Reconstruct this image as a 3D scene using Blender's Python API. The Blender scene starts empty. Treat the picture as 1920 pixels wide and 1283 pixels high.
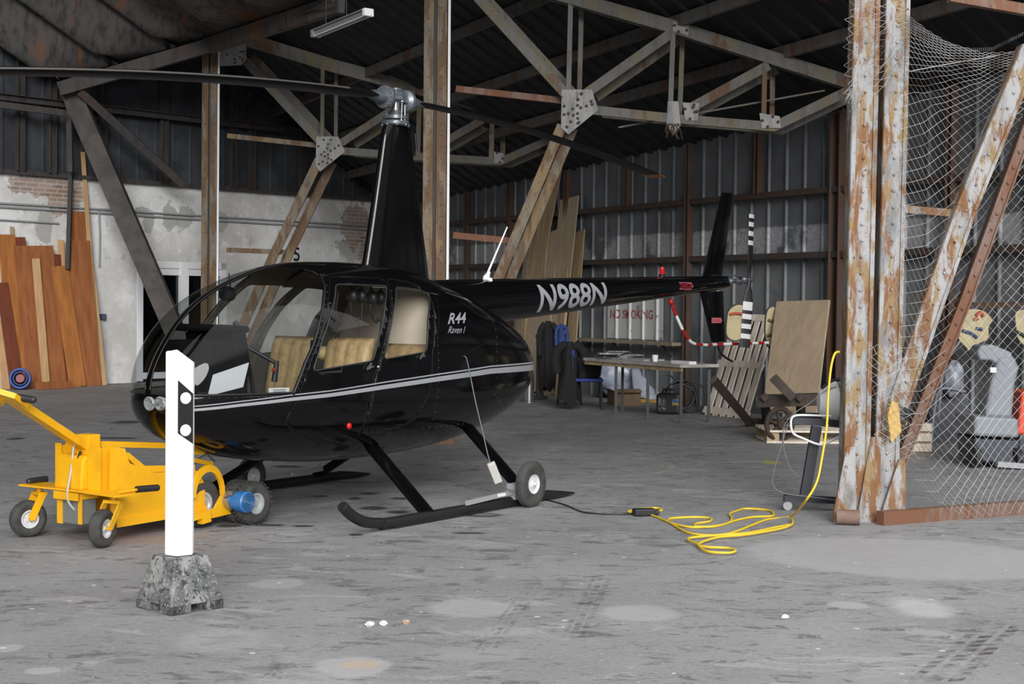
import bpy, bmesh, math, random
from mathutils import Vector, Matrix
random.seed(7)
SC = bpy.context.scene
COL = SC.collection
# ---------------------------------------------------------------- camera, world, exposure
FPX, V0, CAMH, ROLL = 2900.0, 565.0, 1.59, 0.010
PITCH = math.atan((641.5 - V0) / FPX)
cd = bpy.data.cameras.new('camera'); cam = bpy.data.objects.new('camera', cd); COL.objects.link(cam)
cd.sensor_width = 36; cd.lens = 36 * FPX / 1920; cd.clip_end = 300; cd.clip_start = 0.05
cam.matrix_world = (Matrix.Translation((0, 0, CAMH)) @ Matrix.Rotation(math.pi / 2 - PITCH, 4, 'X')
                    @ Matrix.Rotation(ROLL, 4, 'Z'))
SC.camera = cam
SC.view_settings.view_transform = 'Standard'; SC.view_settings.look = 'None'
SC.view_settings.gamma = 1; SC.view_settings.use_curve_mapping = False
SC.view_settings.exposure = 0.50
W = bpy.data.worlds.new('world'); SC.world = W; W.use_nodes = True
wn, wl = W.node_tree.nodes, W.node_tree.links
wn.clear()
wo = wn.new('ShaderNodeOutputWorld'); wb = wn.new('ShaderNodeBackground')
tc = wn.new('ShaderNodeTexCoord'); sx = wn.new('ShaderNodeSeparateXYZ'); cr = wn.new('ShaderNodeValToRGB')
wl.new(tc.outputs['Generated'], sx.inputs[0]); wl.new(sx.outputs['Z'], cr.inputs[0])
cr.color_ramp.elements[0].position = 0.0; cr.color_ramp.elements[0].color = (.80, .81, .83, 1)
cr.color_ramp.elements[1].position = 0.6; cr.color_ramp.elements[1].color = (1, 1, 1.02, 1)
# low sky over the yard darkened like unseen trees and buildings, to dim reflections
ln = wn.new('ShaderNodeMapRange'); ln.interpolation_type = 'SMOOTHSTEP'; ln.inputs['From Min'].default_value = .30; ln.inputs['From Max'].default_value = .50
sk = wn.new('ShaderNodeMapRange'); sk.inputs['From Min'].default_value = -.05; sk.inputs['From Max'].default_value = .25; sk.inputs['To Min'].default_value = .18; sk.inputs['To Max'].default_value = 1
wl.new(sx.outputs['Z'], ln.inputs['Value']); wl.new(sx.outputs['Y'], sk.inputs['Value'])
mm = wn.new('ShaderNodeMath'); mm.operation = 'MAXIMUM'; wl.new(ln.outputs[0], mm.inputs[0]); wl.new(sk.outputs[0], mm.inputs[1])
wm = wn.new('ShaderNodeMix'); wm.data_type = 'RGBA'; wl.new(mm.outputs[0], wm.inputs[0]); wm.inputs[6].default_value = (.03, .03, .03, 1); wl.new(cr.outputs[0], wm.inputs[7])
wl.new(wm.outputs[2], wb.inputs[0]); wb.inputs[1].default_value = 1.32
wl.new(wb.outputs[0], wo.inputs[0])
# low, wide sun lamp added to fill the hangar with soft light
sd = bpy.data.lights.new('hangar_fill_sun', 'SUN'); sd.energy = 2.25; sd.angle = math.radians(26); sd.color = (1, .99, .97)
so = bpy.data.objects.new('hangar_fill_sun', sd); COL.objects.link(so)
so.rotation_euler = Vector((-0.13, 0.93, -0.30)).to_track_quat('-Z', 'Y').to_euler()

# ---------------------------------------------------------------- pixel <-> place helpers
def ray(u, v):
    a, b = u - 960, v - 641.5
    c, s = math.cos(-ROLL), math.sin(-ROLL)
    a, b = c * a - s * b, s * a + c * b
    x, y, z = a / FPX, 1.0, -b / FPX
    cp, sp = math.cos(PITCH), math.sin(PITCH)
    return Vector((x, y * cp + z * sp, -y * sp + z * cp))
CO = Vector((0, 0, CAMH))
def P(u, v, Y):
    r = ray(u, v); return CO + r * (Y / r.y)
def G(u, v, z=0.0):
    r = ray(u, v); return CO + r * ((z - CAMH) / r.z)
def plane(u, v, p, n):
    r = ray(u, v); return CO + r * ((Vector(p) - CO).dot(n) / r.dot(n))
# walls
WRp = Vector((4.42, 20.67, 0)); WRd = Vector((-.4745, .8803, 0)).normalized(); WRn = Vector((-WRd.y, WRd.x, 0))
WLp = Vector((-8.86, 26.75, 0)); WLd = Vector((.6555, .7552, 0)).normalized(); WLn = Vector((WLd.y, -WLd.x, 0))
def WR(u, v, off=0.0): return plane(u, v, WRp + WRn * off, WRn)
def WL(u, v, off=0.0): return plane(u, v, WLp + WLn * off, WLn)
def roofz(x, y): return 5.85 - .49 * (x - .87) - .31 * (y - 21)

# ---------------------------------------------------------------- materials
MATS = {}
def newmat(name):
    m = bpy.data.materials.new(name); m.use_nodes = True; MATS[name] = m
    return m, m.node_tree, m.node_tree.nodes['Principled BSDF']
def noise(nt, scale, detail=5, rough=.55, vec=None, dist=0.0):
    n = nt.nodes.new('ShaderNodeTexNoise'); n.inputs['Scale'].default_value = scale
    n.inputs['Detail'].default_value = detail; n.inputs['Roughness'].default_value = rough
    n.inputs['Distortion'].default_value = dist
    if vec is None:
        g = nt.nodes.new('ShaderNodeNewGeometry'); vec = g.outputs['Position']
    nt.links.new(vec, n.inputs['Vector']); return n.outputs['Fac']
def scaled(nt, sc, vec=None):
    if vec is None: vec = nt.nodes.new('ShaderNodeNewGeometry').outputs['Position']
    m = nt.nodes.new('ShaderNodeMapping'); m.inputs['Scale'].default_value = sc
    nt.links.new(vec, m.inputs['Vector']); return m.outputs[0]
def ramp(nt, fac, lo, hi, a=0.0, b=1.0):
    m = nt.nodes.new('ShaderNodeMapRange'); m.interpolation_type = 'SMOOTHSTEP'
    m.inputs['From Min'].default_value = lo; m.inputs['From Max'].default_value = hi
    m.inputs['To Min'].default_value = a; m.inputs['To Max'].default_value = b
    nt.links.new(fac, m.inputs['Value']); return m.outputs[0]
def mixc(nt, fac, a, b):
    m = nt.nodes.new('ShaderNodeMix'); m.data_type = 'RGBA'
    for i, v in ((0, fac), (6, a), (7, b)):
        if isinstance(v, (int, float)): m.inputs[i].default_value = v
        elif isinstance(v, tuple): m.inputs[i].default_value = (v[0], v[1], v[2], 1)
        else: nt.links.new(v, m.inputs[i])
    return m.outputs[2]
def math2(nt, op, a, b=None):
    m = nt.nodes.new('ShaderNodeMath'); m.operation = op
    for i, v in enumerate((a, b)):
        if v is None: continue
        if isinstance(v, (int, float)): m.inputs[i].default_value = v
        else: nt.links.new(v, m.inputs[i])
    return m.outputs[0]
def bump(nt, bsdf, h, strength=.3, dist=.01):
    b = nt.nodes.new('ShaderNodeBump'); b.inputs['Strength'].default_value = strength
    b.inputs['Distance'].default_value = dist
    nt.links.new(h, b.inputs['Height']); nt.links.new(b.outputs[0], bsdf.inputs['Normal'])
def mat(name, col, rough=.6, metal=0.0, col2=None, scale=6, lo=.4, hi=.6, layers=(), bmp=0, coat=0, spec=None, stretch=None):
    """base colour, an optional second tone by noise, and further (colour, scale, lo, hi) noise layers"""
    m, nt, b = newmat(name)
    b.inputs['Roughness'].default_value = rough; b.inputs['Metallic'].default_value = metal
    if coat: b.inputs['Coat Weight'].default_value = coat; b.inputs['Coat Roughness'].default_value = .04
    if spec is not None: b.inputs['Specular IOR Level'].default_value = spec
    out = None
    vec = scaled(nt, stretch) if stretch else None
    if col2 or layers:
        out = col
        L = ([(col2, scale, lo, hi)] if col2 else []) + list(layers)
        for (c, s, l, h) in L:
            f = noise(nt, s, 6, .6, vec); out = mixc(nt, ramp(nt, f, l, h), out, c)
        nt.links.new(out, b.inputs['Base Color'])
    else: b.inputs['Base Color'].default_value = (col[0], col[1], col[2], 1)
    if bmp: bump(nt, b, noise(nt, scale * 4, 6, .6, vec), bmp, .01)
    return m
def glass(name, tint=(.8, .82, .82), refl=1.0, rough=0.0):
    m = bpy.data.materials.new(name); m.use_nodes = True; MATS[name] = m
    nt = m.node_tree; nt.nodes.clear()
    o = nt.nodes.new('ShaderNodeOutputMaterial'); mx = nt.nodes.new('ShaderNodeMixShader')
    t = nt.nodes.new('ShaderNodeBsdfTransparent'); g = nt.nodes.new('ShaderNodeBsdfGlossy'); f = nt.nodes.new('ShaderNodeLayerWeight'); pw = nt.nodes.new('ShaderNodeMath'); pw.operation = 'POWER'; pw.inputs[1].default_value = 5
    sc = nt.nodes.new('ShaderNodeMath'); sc.operation = 'MULTIPLY_ADD'; sc.inputs[1].default_value = .94; sc.inputs[2].default_value = .05
    f.inputs[0].default_value = .5; nt.links.new(f.outputs['Facing'], pw.inputs[0]); nt.links.new(pw.outputs[0], sc.inputs[0]); t.inputs[0].default_value = (*tint, 1); g.inputs['Roughness'].default_value = rough
    fm = nt.nodes.new('ShaderNodeMath'); fm.operation = 'MULTIPLY'; fm.inputs[1].default_value = refl
    nt.links.new(sc.outputs[0], fm.inputs[0]); nt.links.new(fm.outputs[0], mx.inputs[0])
    nt.links.new(t.outputs[0], mx.inputs[1]); nt.links.new(g.outputs[0], mx.inputs[2]); nt.links.new(mx.outputs[0], o.inputs[0])
    return m
BLACKP = mat('black_gloss_paint', (.003, .003, .0035), .09, spec=.27)
CONSM = mat('console_black', (.005, .005, .006), .8, spec=.2)
BLACKM = mat('black_satin', (.008, .008, .009), .42, col2=(.03, .03, .03), scale=30, lo=.6, hi=.8)
SKIDM = mat('skid_black', (.010, .010, .011), .5, col2=(.05, .05, .048), scale=60, lo=.58, hi=.75)
LINING = mat('cabin_lining', (.10, .088, .072), .9)
BEIGE = mat('bulkhead_beige', (.64, .55, .45), .85)
LEATHER = mat('beige_leather', (.46, .33, .17), .42, col2=(.36, .25, .125), scale=14, lo=.45, hi=.62, bmp=.35)
RED = mat('red_paint', (.38, .012, .010), .35)
DRED = mat('dark_red_cloth', (.12, .008, .012), .8)
REDLENS = mat('red_lens', (.50, .010, .012), .08)
WHITE = mat('white_paint', (.80, .80, .80), .4)
PLASTW = mat('white_post_plastic', (.86, .87, .90), .35)
SILVER = mat('silver_stripe', (.34, .35, .37), .35, metal=.15)
REGC = mat('registration_grey', (.30, .31, .33), .45)
HUBM = mat('hub_grey', (.15, .17, .19), .35, metal=.5)
STEEL = mat('bare_steel', (.45, .45, .45), .3, metal=.9)
BLADEM = mat('blade_black', (.004, .004, .005), .5, spec=.2)
BLADEE = mat('blade_leading_edge', (.20, .19, .18), .35, metal=.6)
YEL = mat('blade_tip_yellow', (.35, .14, .02), .5)
RUBBER = mat('tyre_rubber', (.035, .035, .034), .85, col2=(.06, .058, .055), scale=12)
CARTY = mat('cart_yellow', (.82, .42, .008), .38, col2=(.74, .36, .007), scale=5, lo=.45, hi=.7)
BLUEM = mat('motor_blue', (.03, .16, .42), .35)
GREYP = mat('grey_plastic', (.30, .31, .32), .5)
DARKP = mat('dark_plastic', (.02, .02, .022), .45)
PINK = mat('sticker_pink', (.60, .18, .22), .5)
STICK = mat('sticker_red', (.42, .03, .05), .5)
GLASSW = glass('windshield_acrylic', (.72, .74, .74), .5)
GLASSD = glass('door_window_acrylic', (.90, .91, .90), .6)
GLASSB = glass('building_glass', (.35, .40, .42), 1.2)
BRICKC = (.22, .115, .075)
def rusty(name, paint, rust=(.17, .065, .022), dark=(.05, .03, .02), amt=.52, sc=2.2, grime=(.10, .10, .10), ochre=None):
    m, nt, b = newmat(name); b.inputs['Roughness'].default_value = .75
    v = scaled(nt, (1, 1, .28))
    base = mixc(nt, ramp(nt, noise(nt, 9, 6, .6, v), .42, .7), paint, grime)
    if ochre: base = mixc(nt, ramp(nt, noise(nt, sc * 1.7, 5, .6, v), .5, .6), base, ochre)
    f = noise(nt, sc, 8, .68, v, .4)
    out = mixc(nt, ramp(nt, f, amt - .05, amt + .05), base, rust)
    out = mixc(nt, ramp(nt, noise(nt, 26, 6, .7), .60, .68), out, dark)
    out = mixc(nt, ramp(nt, noise(nt, 85, 4, .75), .60, .66, 0, .75), out, dark)
    nt.links.new(out, b.inputs['Base Color']); bump(nt, b, noise(nt, 60, 5, .7), .4, .004)
    return m
RUSTCOL = rusty('rusty_column_paint', (.36, .36, .365), (.20, .092, .036), (.075, .05, .035), .54, 8.5, (.17, .17, .17), (.27, .185, .085))
RUSTFAR = rusty('rusty_brown_column', (.20, .165, .125), (.13, .075, .04), (.04, .03, .025), .50, 4.5, (.11, .10, .085), (.22, .15, .07))
RUSTRED = rusty('rusty_red_tie', (.20, .135, .11), (.17, .075, .04), (.06, .03, .02), .48, 3, (.15, .08, .05))
TRUSSM = rusty('truss_grey_paint', (.155, .15, .14), (.12, .065, .035), (.04, .03, .025), .60, 2.0, (.11, .105, .095), (.16, .14, .09))
PLATEM = rusty('gusset_paint', (.34, .34, .34), (.15, .08, .04), (.06, .045, .035), .66, 4, (.20, .20, .20))
DARKSTEEL = rusty('dark_steel', (.060, .055, .052), (.075, .040, .025), (.02, .018, .016), .60, 2.5, (.035, .033, .033))
GIRTM = rusty('girt_steel', (.055, .045, .04), (.06, .032, .022), (.02, .018, .016), .5, 2.5, (.04, .035, .03))
STUDM = rusty('stud_rust', (.07, .045, .033), (.075, .035, .02), (.03, .02, .015), .5, 2.5, (.05, .035, .03))
RIVETM = mat('rivet_dark', (.07, .045, .03), .8)
# ---------------------------------------------------------------- mesh helper
FR = {}   # empties' frames: name -> (loc, rotz)
class MB:
    def __init__(s): s.v = []; s.f = []; s.m = []; s.sm = []
    def add(s, vs, fs, mi=0, smooth=False):
        o = len(s.v); s.v += [Vector(p) for p in vs]
        for f in fs: s.f.append([o + i for i in f]); s.m.append(mi); s.sm.append(smooth)
    def box(s, c, size, R=None, mi=0):
        c = Vector(c); h = [x / 2 for x in size]
        vs = [Vector((a * h[0], b * h[1], d * h[2])) for a in (-1, 1) for b in (-1, 1) for d in (-1, 1)]
        if R is not None: vs = [R @ p for p in vs]
        s.add([c + p for p in vs], [(0, 1, 3, 2), (4, 6, 7, 5), (0, 4, 5, 1), (2, 3, 7, 6), (0, 2, 6, 4), (1, 5, 7, 3)], mi)
    def bar(s, p0, p1, w, t, side=(0, 1, 0), mi=0):
        """straight bar: w measured across (perpendicular to side), t measured along side"""
        p0, p1 = Vector(p0), Vector(p1); d = (p1 - p0).normalized(); sd = Vector(side)
        sd = (sd - d * sd.dot(d)).normalized(); o = d.cross(sd)
        vs = []
        for p in (p0, p1):
            for a, b in ((-1, -1), (1, -1), (1, 1), (-1, 1)): vs.append(p + o * (a * w / 2) + sd * (b * t / 2))
        s.add(vs, [(3, 2, 1, 0), (4, 5, 6, 7), (0, 1, 5, 4), (1, 2, 6, 5), (2, 3, 7, 6), (3, 0, 4, 7)], mi)
    def channel(s, p0, p1, w, t, side=(0, 1, 0), th=.012, mi=0, flip=1):
        """U section: web w wide facing side, flanges t deep going back along side"""
        p0, p1 = Vector(p0), Vector(p1); d = (p1 - p0).normalized(); sd = Vector(side)
        sd = (sd - d * sd.dot(d)).normalized(); o = d.cross(sd)
        s.bar(p0, p1, w, th, sd, mi)
        for a in (-1, 1):
            q = o * (a * (w / 2 - th / 2)) + sd * (flip * t / 2)
            s.bar(p0 + q, p1 + q, th, t, sd, mi)
    def tube(s, pts, r, n=8, mi=0, cap=True, closed=False):
        pts = [Vector(p) for p in pts]; N = len(pts); rr = r if isinstance(r, (list, tuple)) else [r] * N
        up = None; vs = []
        for i, p in enumerate(pts):
            a = pts[(i - 1) % N] if (i > 0 or closed) else p; b = pts[(i + 1) % N] if (i < N - 1 or closed) else p
            d = (b - a)
            d = d.normalized() if d.length > 1e-9 else Vector((0, 0, 1))
            if up is None: up = Vector((0, 0, 1)) if abs(d.z) < .9 else Vector((1, 0, 0))
            x = up - d * up.dot(d)
            if x.length < 1e-6: x = d.orthogonal()
            x.normalize(); up = x; y = d.cross(x)
            for k in range(n):
                t = 2 * math.pi * k / n; vs.append(p + (x * math.cos(t) + y * math.sin(t)) * rr[i])
        fs = []
        for i in range(N if closed else N - 1):
            j = (i + 1) % N
            for k in range(n): fs.append((i * n + k, i * n + (k + 1) % n, j * n + (k + 1) % n, j * n + k))
        s.add(vs, fs, mi, n > 4)
        if cap and not closed: s.add(vs[:n][::-1], [tuple(range(n))], mi); s.add(vs[-n:], [tuple(range(n))], mi)
    def lathe(s, prof, o, ax=(0, 0, 1), n=24, mi=0, smooth=True):
        """profile of (radius, along axis); sharp where rows are doubled"""
        o = Vector(o); ax = Vector(ax).normalized(); x = ax.orthogonal().normalized(); y = ax.cross(x)
        if abs(ax.z) < .5:
            x = Vector((0, 0, 1)); x = (x - ax * x.dot(ax)).normalized(); y = ax.cross(x)
        for (r0, h0), (r1, h1) in zip(prof[:-1], prof[1:]):
            vs = []
            for r, h in ((r0, h0), (r1, h1)):
                for k in range(n):
                    t = 2 * math.pi * k / n; vs.append(o + ax * h + (x * math.cos(t) + y * math.sin(t)) * r)
            s.add(vs, [(k, (k + 1) % n, n + (k + 1) % n, n + k) for k in range(n)], mi, smooth)
    def sphere(s, c, r, n=12, m=8, sc=(1, 1, 1), mi=0, R=None):
        vs = []; c = Vector(c)
        for i in range(m + 1):
            a = math.pi * i / m
            for k in range(n):
                t = 2 * math.pi * k / n
                p = Vector((math.sin(a) * math.cos(t) * r * sc[0], math.sin(a) * math.sin(t) * r * sc[1], math.cos(a) * r * sc[2]))
                vs.append(c + (R @ p if R is not None else p))
        s.add(vs, [(i * n + k, (i + 1) * n + k, (i + 1) * n + (k + 1) % n, i * n + (k + 1) % n) for i in range(m) for k in range(n)], mi, True)
    def prism(s, poly, depth, mi=0):
        """poly: 3D points of a planar outline, depth: vector"""
        a = [Vector(p) for p in poly]; depth = Vector(depth); n = len(a)
        s.add(a + [p + depth for p in a], [tuple(range(n))[::-1], tuple(range(n, 2 * n))] + [(i, (i + 1) % n, n + (i + 1) % n, n + i) for i in range(n)], mi)
    def grid(s, rows, mi=0, smooth=True, wrap=False):
        n = len(rows[0]); vs = [p for r in rows for p in r]
        fs = []
        for i in range(len(rows) - 1):
            for k in range(n if wrap else n - 1):
                kk = (k + 1) % n; fs.append((i * n + k, i * n + kk, (i + 1) * n + kk, (i + 1) * n + k))
        s.add(vs, fs, mi, smooth)
    def build(s, name, mats, parent=None, loc=None, world=True, bevel=0, solid=0, sub=0, weld=False):
        """world=True: coordinates are world ones; they are moved into the parent's frame"""
        me = bpy.data.meshes.new(name); vs = s.v
        if parent is not None and world:
            l, rz = FR[parent.name]; R = Matrix.Rotation(-rz, 3, 'Z'); vs = [R @ (p - l) for p in vs]
        if parent is None and loc is not None: l = Vector(loc); vs = [p - l for p in vs]
        me.from_pydata([tuple(p) for p in vs], [], s.f); me.update()
        if not isinstance(mats, (list, tuple)): mats = [mats]
        for m in mats: me.materials.append(m)
        me.polygons.foreach_set('material_index', s.m); me.polygons.foreach_set('use_smooth', s.sm)
        bm = bmesh.new(); bm.from_mesh(me)
        if weld: bmesh.ops.remove_doubles(bm, verts=bm.verts, dist=1e-4)
        bmesh.ops.recalc_face_normals(bm, faces=bm.faces); bm.to_mesh(me); bm.free()
        o = bpy.data.objects.new(name, me); COL.objects.link(o)
        if parent is not None: o.parent = parent
        elif loc is not None: o.location = loc
        if bevel:
            b = o.modifiers.new('bevel', 'BEVEL'); b.width = bevel; b.segments = 2; b.limit_method = 'ANGLE'; b.angle_limit = .7
        if solid: q = o.modifiers.new('solid', 'SOLIDIFY'); q.thickness = solid; q.offset = 0
        if sub: q = o.modifiers.new('sub', 'SUBSURF'); q.levels = q.render_levels = sub
        return o
def thing(name, label, cat, loc=(0, 0, 0), rz=0.0, group=None):
    o = bpy.data.objects.new(name, None); COL.objects.link(o); o.location = loc; o.rotation_euler = (0, 0, rz)
    o.empty_display_size = .1
    FR[o.name] = (Vector(loc), rz); o['label'] = label; o['category'] = cat
    if group: o['group'] = group
    return o
def tag(o, label, cat=None, group=None, kind=None):
    if label: o['label'] = label
    if cat: o['category'] = cat
    if group: o['group'] = group
    if kind: o['kind'] = kind
    return o
def struct(o): o['kind'] = 'structure'; return o
def smoothpath(pts, n=8, closed=False):
    pts = [Vector(p) for p in pts]; N = len(pts); out = []
    for i in range(N if closed else N - 1):
        g = (lambda k: pts[k % N]) if closed else (lambda k: pts[max(0, min(N - 1, k))])
        a, b, c, d = g(i - 1), g(i), g(i + 1), g(i + 2)
        for k in range(n):
            t = k / n
            out.append(.5 * ((2 * b) + (c - a) * t + (2 * a - 5 * b + 4 * c - d) * t * t + (3 * b - a - 3 * c + d) * t ** 3))
    if not closed: out.append(pts[-1])
    return out
def text_geo(s, size=1.0, bold=0.0, shear=0.0, space=1.0, step=None):
    cu = bpy.data.curves.new('t', 'FONT'); cu.body = s; cu.size = size; cu.offset = bold; cu.shear = shear; cu.space_character = space
    cu.resolution_u = 4
    ob = bpy.data.objects.new('t', cu); COL.objects.link(ob)
    dg = bpy.context.evaluated_depsgraph_get(); me = bpy.data.meshes.new_from_object(ob.evaluated_get(dg))
    bm = bmesh.new(); bm.from_mesh(me)
    if step:
        xs = [v.co.x for v in bm.verts]; ys = [v.co.y for v in bm.verts]
        for ax, lo, hi in ((0, min(xs), max(xs)), (1, min(ys), max(ys))):
            k = lo + step
            while k < hi:
                co = Vector((k, 0, 0)) if ax == 0 else Vector((0, k, 0)); no = Vector((1, 0, 0)) if ax == 0 else Vector((0, 1, 0))
                bmesh.ops.bisect_plane(bm, geom=list(bm.verts) + list(bm.edges) + list(bm.faces), plane_co=co, plane_no=no); k += step
    bm.verts.index_update()
    vs = [v.co.copy() for v in bm.verts]; fs = [[v.index for v in f.verts] for f in bm.faces]; bm.free()
    bpy.data.objects.remove(ob); bpy.data.curves.remove(cu); bpy.data.meshes.remove(me)
    x0, x1 = min(v.x for v in vs), max(v.x for v in vs); y0, y1 = min(v.y for v in vs), max(v.y for v in vs)
    vs = [Vector(((v.x - x0) / (x1 - x0), (v.y - y0) / (y1 - y0), 0)) for v in vs]   # unit square
    return vs, fs
# ---------------------------------------------------------------- mask helper for stains and patches
def ellipse_group():
    g = bpy.data.node_groups.new('ellipse', 'ShaderNodeTree')
    for n, t in (('P', 'NodeSocketVector'), ('C', 'NodeSocketVector'), ('Inv', 'NodeSocketVector'), ('Ang', 'NodeSocketFloat'), ('Soft', 'NodeSocketFloat'), ('Wob', 'NodeSocketFloat'), ('N', 'NodeSocketFloat')):
        g.interface.new_socket(n, in_out='INPUT', socket_type=t)
    g.interface.new_socket('M', in_out='OUTPUT', socket_type='NodeSocketFloat')
    I = g.nodes.new('NodeGroupInput'); O = g.nodes.new('NodeGroupOutput'); L = g.links
    s = g.nodes.new('ShaderNodeVectorMath'); s.operation = 'SUBTRACT'; L.new(I.outputs['P'], s.inputs[0]); L.new(I.outputs['C'], s.inputs[1])
    r = g.nodes.new('ShaderNodeVectorRotate'); r.rotation_type = 'Z_AXIS'; L.new(s.outputs[0], r.inputs['Vector']); L.new(I.outputs['Ang'], r.inputs['Angle'])
    m = g.nodes.new('ShaderNodeVectorMath'); m.operation = 'MULTIPLY'; L.new(r.outputs[0], m.inputs[0]); L.new(I.outputs['Inv'], m.inputs[1])
    le = g.nodes.new('ShaderNodeVectorMath'); le.operation = 'LENGTH'; L.new(m.outputs[0], le.inputs[0])
    a = g.nodes.new('ShaderNodeMath'); a.operation = 'MULTIPLY_ADD'; L.new(I.outputs['N'], a.inputs[0]); L.new(I.outputs['Wob'], a.inputs[1]); L.new(le.outputs['Value'], a.inputs[2])
    lo = g.nodes.new('ShaderNodeMath'); lo.operation = 'SUBTRACT'; lo.inputs[0].default_value = 1; L.new(I.outputs['Soft'], lo.inputs[1])
    mr = g.nodes.new('ShaderNodeMapRange'); mr.interpolation_type = 'SMOOTHSTEP'
    L.new(a.outputs[0], mr.inputs['Value']); L.new(lo.outputs[0], mr.inputs['From Min']); mr.inputs['From Max'].default_value = 1.0
    mr.inputs['To Min'].default_value = 1; mr.inputs['To Max'].default_value = 0
    L.new(mr.outputs[0], O.inputs[0]); return g
EG = ellipse_group()
def emask(nt, vec, nfac, c, rx, ry, ang=0.0, soft=.3, wob=.6):
    n = nt.nodes.new('ShaderNodeGroup'); n.node_tree = EG
    nt.links.new(vec, n.inputs['P']); nt.links.new(nfac, n.inputs['N'])
    n.inputs['C'].default_value = (c[0], c[1], 0); n.inputs['Inv'].default_value = (1 / rx, 1 / ry, 0)
    n.inputs['Ang'].default_value = -ang; n.inputs['Soft'].default_value = soft; n.inputs['Wob'].default_value = wob
    return n.outputs[0]
def flat(nt, vec):
    m = nt.nodes.new('ShaderNodeVectorMath'); m.operation = 'MULTIPLY'; m.inputs[1].default_value = (1, 1, 0)
    nt.links.new(vec, m.inputs[0]); return m.outputs[0]
def centred(nt, fac): return math2(nt, 'SUBTRACT', fac, .5)

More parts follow.
